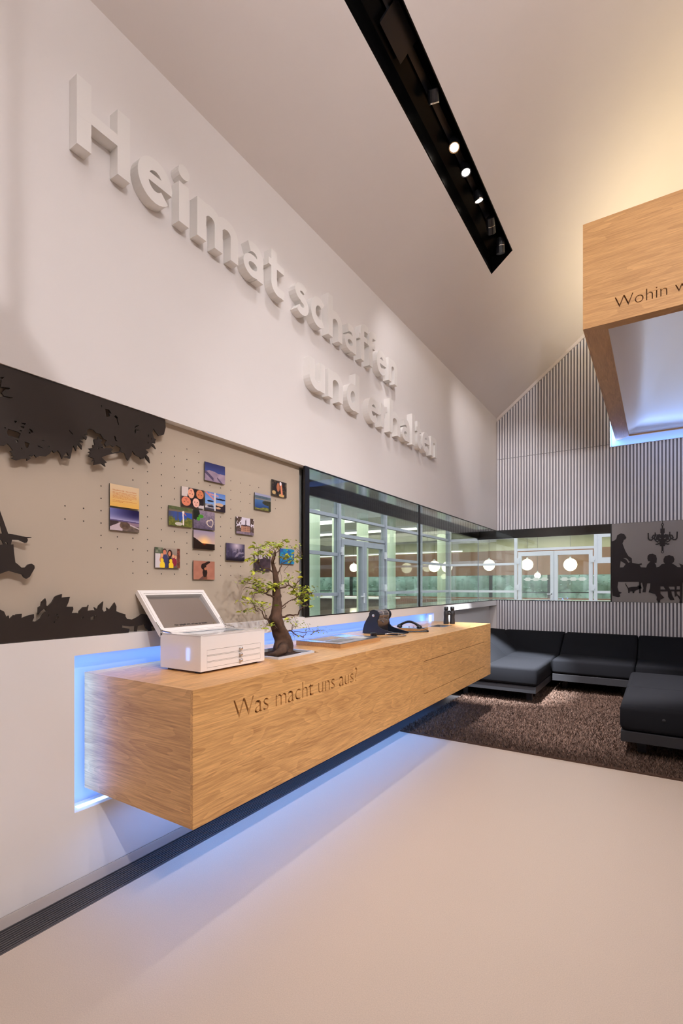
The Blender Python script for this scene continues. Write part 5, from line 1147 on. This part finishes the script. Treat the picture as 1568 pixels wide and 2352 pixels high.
# ================================================================== the court and halls beyond the glass
obj_ct = struct('trim_2', MB().box(-2.9, 6.0, YB + 0.42, 13.6, -0.16, -0.10).box(-2.9, -0.43, -2.0, YB + 0.42, -0.16, -0.10), COURT)
MW = 0.035
def bar(m_, fac, a0, a1, z0, z1, d0=-0.04, d1=0.04):
    if fac == 'A': m_.box(-2.9 + d0, -2.9 + d1, a0, a1, z0, z1)
    else: m_.box(a0, a1, 13.6 + d0, 13.6 + d1, z0, z1)
    return m_
RAILS = (0.35, 1.19, 1.93, 2.64)
def facade(fac, stops, doorbay, label, mm, sub=None):
    base = (-2.9, 9.6, -0.1) if fac == 'A' else (0.5, 13.6, -0.1)
    t = thing('glass_facade', base, label, 'facade')
    for s_ in stops: obj('mullion', bar(MB(), fac, s_ - MW, s_ + MW, -0.1, 3.3, -0.06, 0.06), mm, t)
    for a, b in zip(stops, stops[1:]):
        if a == doorbay:
            zs = [2.30, 2.64]
            obj('transom', bar(MB(), fac, a + MW, b - MW, 2.27, 2.33), mm, t); obj('transom', bar(MB(), fac, a + MW, b - MW, 2.62, 2.67), mm, t)
            obj('pane', bar(MB(), fac, a + MW, b - MW, 2.33, 2.62, -0.006, 0.006), GLASSG, t); obj('pane', bar(MB(), fac, a + MW, b - MW, 2.67, 3.3, -0.006, 0.006), GLASSG, t)
            mid = (a + b) / 2
            for d0, d1, hs_ in ((a + MW + 0.03, mid - 0.004, 1), (mid + 0.004, b - MW - 0.03, -1)):
                df = MB(); fwid = 0.085
                bar(df, fac, d0, d0 + fwid, 0.0, 2.24, -0.05, 0.05); bar(df, fac, d1 - fwid, d1, 0.0, 2.24, -0.05, 0.05)
                bar(df, fac, d0 + fwid, d1 - fwid, 2.13, 2.24, -0.05, 0.05); bar(df, fac, d0 + fwid, d1 - fwid, 0.0, 0.16, -0.05, 0.05)
                d_ = obj('door_leaf', df, mm, t)
                obj('door_glass', bar(MB(), fac, d0 + fwid, d1 - fwid, 0.16, 2.13, -0.006, 0.006), GLASSG, d_)
                he = d0 if hs_ == 1 else d1; hi = d1 if hs_ == 1 else d0
                sg = 1 if fac == 'A' else -1
                q0, q1 = (0.05, 0.085) if fac == 'A' else (-0.085, -0.05)
                for z in (1.30, 2.0): obj('hinge', bar(bar(MB(), fac, he - 0.035, he + 0.035, z - 0.075, z + 0.075, q0, q1), fac, he - 0.06 if hs_ == 1 else he, he if hs_ == 1 else he + 0.06, z - 0.03, z + 0.03, q0 + 0.002, q1 - 0.002), ALUW, d_)
                if hs_ == 1: obj('door_handle', bar(bar(MB(), fac, hi - 0.06, hi - 0.02, 1.0, 1.2, q0, q1 - 0.015 if fac == 'A' else q1), fac, hi - 0.16, hi - 0.03, 1.12, 1.145, q0, q1), ALUW, d_)
                if fac == 'B':
                    for k in range(3):
                        c = d0 + (d1 - d0) * (0.27 + 0.23 * k)
                        dm = MB()
                        for q_, (w_, z0, z1) in enumerate(((0.10, 1.50, 1.53), (0.055, 1.47, 1.56), (0.07, 1.485, 1.545))): bar(dm, fac, c - w_, c + w_, z0, z1, -0.0080 - 0.0006 * q_, -0.0065)
                        obj('door_decal', dm, DECAL, d_)
        else:
            zs = [-0.1] + list(RAILS) + [3.3]
            for z in RAILS: obj('transom', bar(MB(), fac, a + MW, b - MW, z - 0.03, z + 0.03), mm, t)
            for z0, z1 in zip(zs, zs[1:]): obj('pane', bar(MB(), fac, a + MW, b - MW, z0 + 0.03, z1 - 0.03, -0.006, 0.006), GLASSG, t)
            if sub == a:
                s_ = MB(); bar(s_, fac, a + MW, b - MW, 2.54, 2.61); bar(s_, fac, a + MW, b - MW, 1.96, 2.04); bar(s_, fac, a + MW, a + MW + 0.10, 2.04, 2.54); bar(s_, fac, b - MW - 0.10, b - MW, 2.04, 2.54)
                obj('vent_sash', s_, mm, t)
    return t
facade('A', [3.9, 5.81, 7.72, 9.58, 11.50, 13.48], 7.72, 'grey metal glass facade with double door seen through the long left window', ALU)
facade('B', [-2.9, -1.045, 0.859, 2.75, 4.6], -1.045, 'light grey glass facade with double door seen through the end window', ALUW, sub=0.859)
# halls
hl = MB(); hl.box(-12.3, -2.98, 2, 18.3, -0.2, -0.1); hl.box(-2.98, 8, 13.68, 18.3, -0.2, -0.1)
struct('trim_3', hl, HALLF)
hc = MB(); hc.box(-12.3, -2.9, 2, 18.3, 3.3, 3.5); hc.box(-2.9, 8, 13.6, 18.3, 3.3, 3.5)
struct('trim_4', hc, HALLC)
# far wood wall with ribbon window behind facade B, and the one behind facade A
fw = MB(); fw.box(-14, 8, 18.0, 18.2, 1.72, 2.60); fw.box(-14, 8, 18.0, 18.2, -0.1, 0.92)
struct('trim_5', fw, HALLW)
struct('trim_6', MB().box(-14, 8, 18.0, 18.2, 2.60, 3.3), HALLB)
fa = MB(); fa.box(-12.2, -12.0, 2, 18, 1.75, 2.45); fa.box(-12.2, -12.0, 2, 18, -0.1, 0.95)
struct('trim_7', fa, HALLW)
struct('trim_8', MB().box(-12.2, -12.0, 2, 18, 2.45, 3.3), HALLB)
rw = sroot('window_3', (0, 18.1, 0.92))
for k in range(11):
    x = -13 + k * 2.0
    obj('mullion', MB().box(x - 0.05, x + 0.05, 18.05, 18.15, 0.92, 1.72), BLACK, rw)
    obj('pane', MB().box(x + 0.05, x + 1.95, 18.09, 18.11, 0.92, 1.72), GLASSG, rw)
    obj('rail', MB().box(x + 0.05, x + 1.95, 18.07, 18.13, 1.10, 1.13), BLACK, rw)
rw = sroot('window_4', (-12.1, 10, 0.95))
for k in range(8):
    y = 2 + k * 2.0
    obj('mullion', MB().box(-12.15, -12.05, y - 0.05, y + 0.05, 0.95, 1.75), BLACK, rw)
    obj('pane', MB().box(-12.11, -12.09, y + 0.05, y + 1.95, 0.95, 1.75), GLASSG, rw)
colp = [(-4.6, 10.35), (-4.6, 11.55), (-4.5, 13.0), (-4.4, 9.0), (-3.9, 15.6)]
for k, (x, y) in enumerate(colp):
    o = obj('round_column', MB().lathe([(0.16, -0.1), (0.16, 3.3)], (x, y, 0), (0, 0, 1), 20), COLUMN, None, at=(x, y, -0.1))
    tag(o, 'pale green round column in the hall behind the left glass facade', 'column', 'pale green hall columns')
def globe(x, y, z, r, label, group='glowing globe pendants'):
    t = thing('globe_lamp', (x, y, z), label, 'lamp', group)
    obj('globe', MB().sphere((x, y, z), r, 22, 14), GLOBE, t, smooth=True)
    obj('cap', MB().lathe([(0.03, 0), (0.035, 0.02), (0.02, 0.06)], (x, y, z + r - 0.01), (0, 0, 1), 10), ALU, t)
    obj('cord', MB().tube([(x, y, z + r + 0.04), (x, y, 3.3)], 0.006, 6), BLACKP, t)
globe(-2.24, 15.25, 1.982, 0.175, 'glowing globe lamp left of the double door in the end window')
globe(-1.25, 15.88, 1.996, 0.175, 'glowing globe lamp behind the left leaf of the end double door')
globe(-0.13, 16.60, 1.996, 0.195, 'glowing globe lamp behind the right leaf of the end double door')
globe(-1.25, 17.43, 1.686, 0.102, 'smallest glowing globe lamp, low behind the left door leaf')
globe(-3.66, 14.33, 1.942, 0.175, 'left globe of the glowing pair behind the far pane of the long window')
globe(-3.33, 14.54, 1.915, 0.161, 'right globe of the glowing pair behind the far pane of the long window')
globe(-8.25, 17.08, 2.076, 0.168, 'glowing globe lamp behind the door leaf in the long left window')
globe(-6.53, 18.19, 2.111, 0.159, 'glowing globe lamp just left of the black mullion of the long window')
# ceiling luminaires of the left hall
for k, (a, lab) in enumerate([((-9.5, -5.2, 11.7, 12.3, 3.20, 3.29), 'broad white ceiling light bar nearest in the left hall'), ((-9.5, -4.4, 14.6, 15.1, 3.20, 3.29), 'broad white ceiling light bar farther back in the left hall'),
                              ((-11.5, -4.0, 17.9, 17.98, 2.62, 2.68), 'thin lit line high on the far wood wall of the left hall')]):
    t = thing('light_bar', ((a[0] + a[1]) / 2, (a[2] + a[3]) / 2, a[4]), lab, 'lamp')
    obj('diffuser', MB().box(a[0] + 0.02, a[1] - 0.02, a[2] + 0.02, a[3] - 0.02, a[4], a[4] + 0.02), TUBE, t)
    obj('casing', MB().box(a[0], a[1], a[2], a[3], a[4] + 0.021, a[5] + 0.01), ALUW, t)
t = thing('bar_counter', (-7.0, 14.0, -0.1), 'long dark bar counter deep in the left hall', 'counter')
obj('counter_body', MB().box(-10.5, -5.0, 13.8, 14.4, -0.1, 0.92), COUNTERD, t); obj('worktop', MB().box(-10.6, -4.9, 13.7, 14.5, 0.92, 0.98), ALUW, t)
t = thing('bar_counter', (0.8, 16.5, -0.1), 'long brown bar counter behind the end double door', 'counter')
obj('counter_body', MB().box(-2.0, 4.5, 16.3, 16.9, -0.1, 0.86), HALLW, t); obj('worktop', MB().box(-2.1, 4.6, 16.2, 17.0, 0.86, 0.90), ALUW, t)
def cafe_table(x, y, lab):
    t = thing('cafe_table', (x, y, -0.1), lab, 'table', 'dark cafe tables')
    obj('table_top', MB().lathe([(0.33, 0.64), (0.35, 0.65), (0.35, 0.67), (0.33, 0.68)], (x, y, -0.1), (0, 0, 1), 20), COUNTERD, t)
    obj('leg', MB().lathe([(0.2, 0), (0.2, 0.015), (0.03, 0.03), (0.025, 0.64)], (x, y, -0.1), (0, 0, 1), 14), BLACK, t)
for x, y, w_ in ((-4.3, 8.1, 'nearest'), (-5.2, 9.7, 'middle'), (-6.2, 11.2, 'farthest')): cafe_table(x, y, w_ + ' of the dark round cafe tables in the left hall')
# hedges outside the ribbon windows
def hedge(x0, y0, x1, y1, lab):
    t = thing('tall_hedge', ((x0 + x1) / 2, (y0 + y1) / 2, -0.2), lab, 'hedge')
    m_ = MB(); r_ = random.Random(int(x0 * 10 + y0)); n = int(math.hypot(x1 - x0, y1 - y0) / 0.32)
    for k in range(n):
        f = k / (n - 1)
        for z in (0.2, 0.85, 1.5, 2.1):
            c = Vector((x0 + (x1 - x0) * f + r_.uniform(-0.2, 0.2), y0 + (y1 - y0) * f + r_.uniform(-0.2, 0.2), z + r_.uniform(-0.15, 0.15))); n0 = len(m_.v)
            m_.sphere(c, r_.uniform(0.36, 0.5), 12, 8)
            for i in range(n0, len(m_.v)): p = Vector(m_.v[i]); m_.v[i] = tuple(c + (p - c) * r_.uniform(0.9, 1.1))
    for k in range(n * 90):
        f = r_.random(); a_ = r_.uniform(0, 2 * PI)
        p = Vector((x0 + (x1 - x0) * f + 0.6 * math.cos(a_), y0 + (y1 - y0) * f + 0.6 * math.sin(a_), r_.uniform(-0.1, 2.4)))
        q = Matrix.Rotation(r_.uniform(0, 6.28), 3, 'Z') @ Matrix.Rotation(r_.uniform(-1, 1), 3, 'X'); L = r_.uniform(0.04, 0.09)
        m_.add([p + q @ Vector(c) for c in ((-L, 0, 0), (0, L * 0.5, 0.02), (L, 0, 0), (0, -L * 0.5, 0.02))], [(0, 1, 2, 3)])
    obj('foliage', m_, FOLI, t, kind='stuff', smooth=True)
    st = MB()
    for k in range(max(2, n // 6)): f = (k + 0.5) / max(2, n // 6); x, y = x0 + (x1 - x0) * f, y0 + (y1 - y0) * f; st.tube([(x, y, -0.21), (x + 0.04, y, 0.5), (x, y + 0.03, 1.4)], [0.05, 0.04, 0.02], 6)
    obj('stems', st, TRUNKM, t, kind='stuff')
hedge(-13.0, 21.0, 7.0, 21.0, 'pale green hedge beyond the ribbon window of the end hall')
hedge(-15.0, 3.0, -15.0, 18.0, 'pale green hedge beyond the ribbon window of the left hall')
struct('trim_9', MB().box(-40, 40, 2, 60, -0.5, -0.21), mat('lawn', (0.20, 0.28, 0.16), 0.9, noise=0.3, nscale=2))
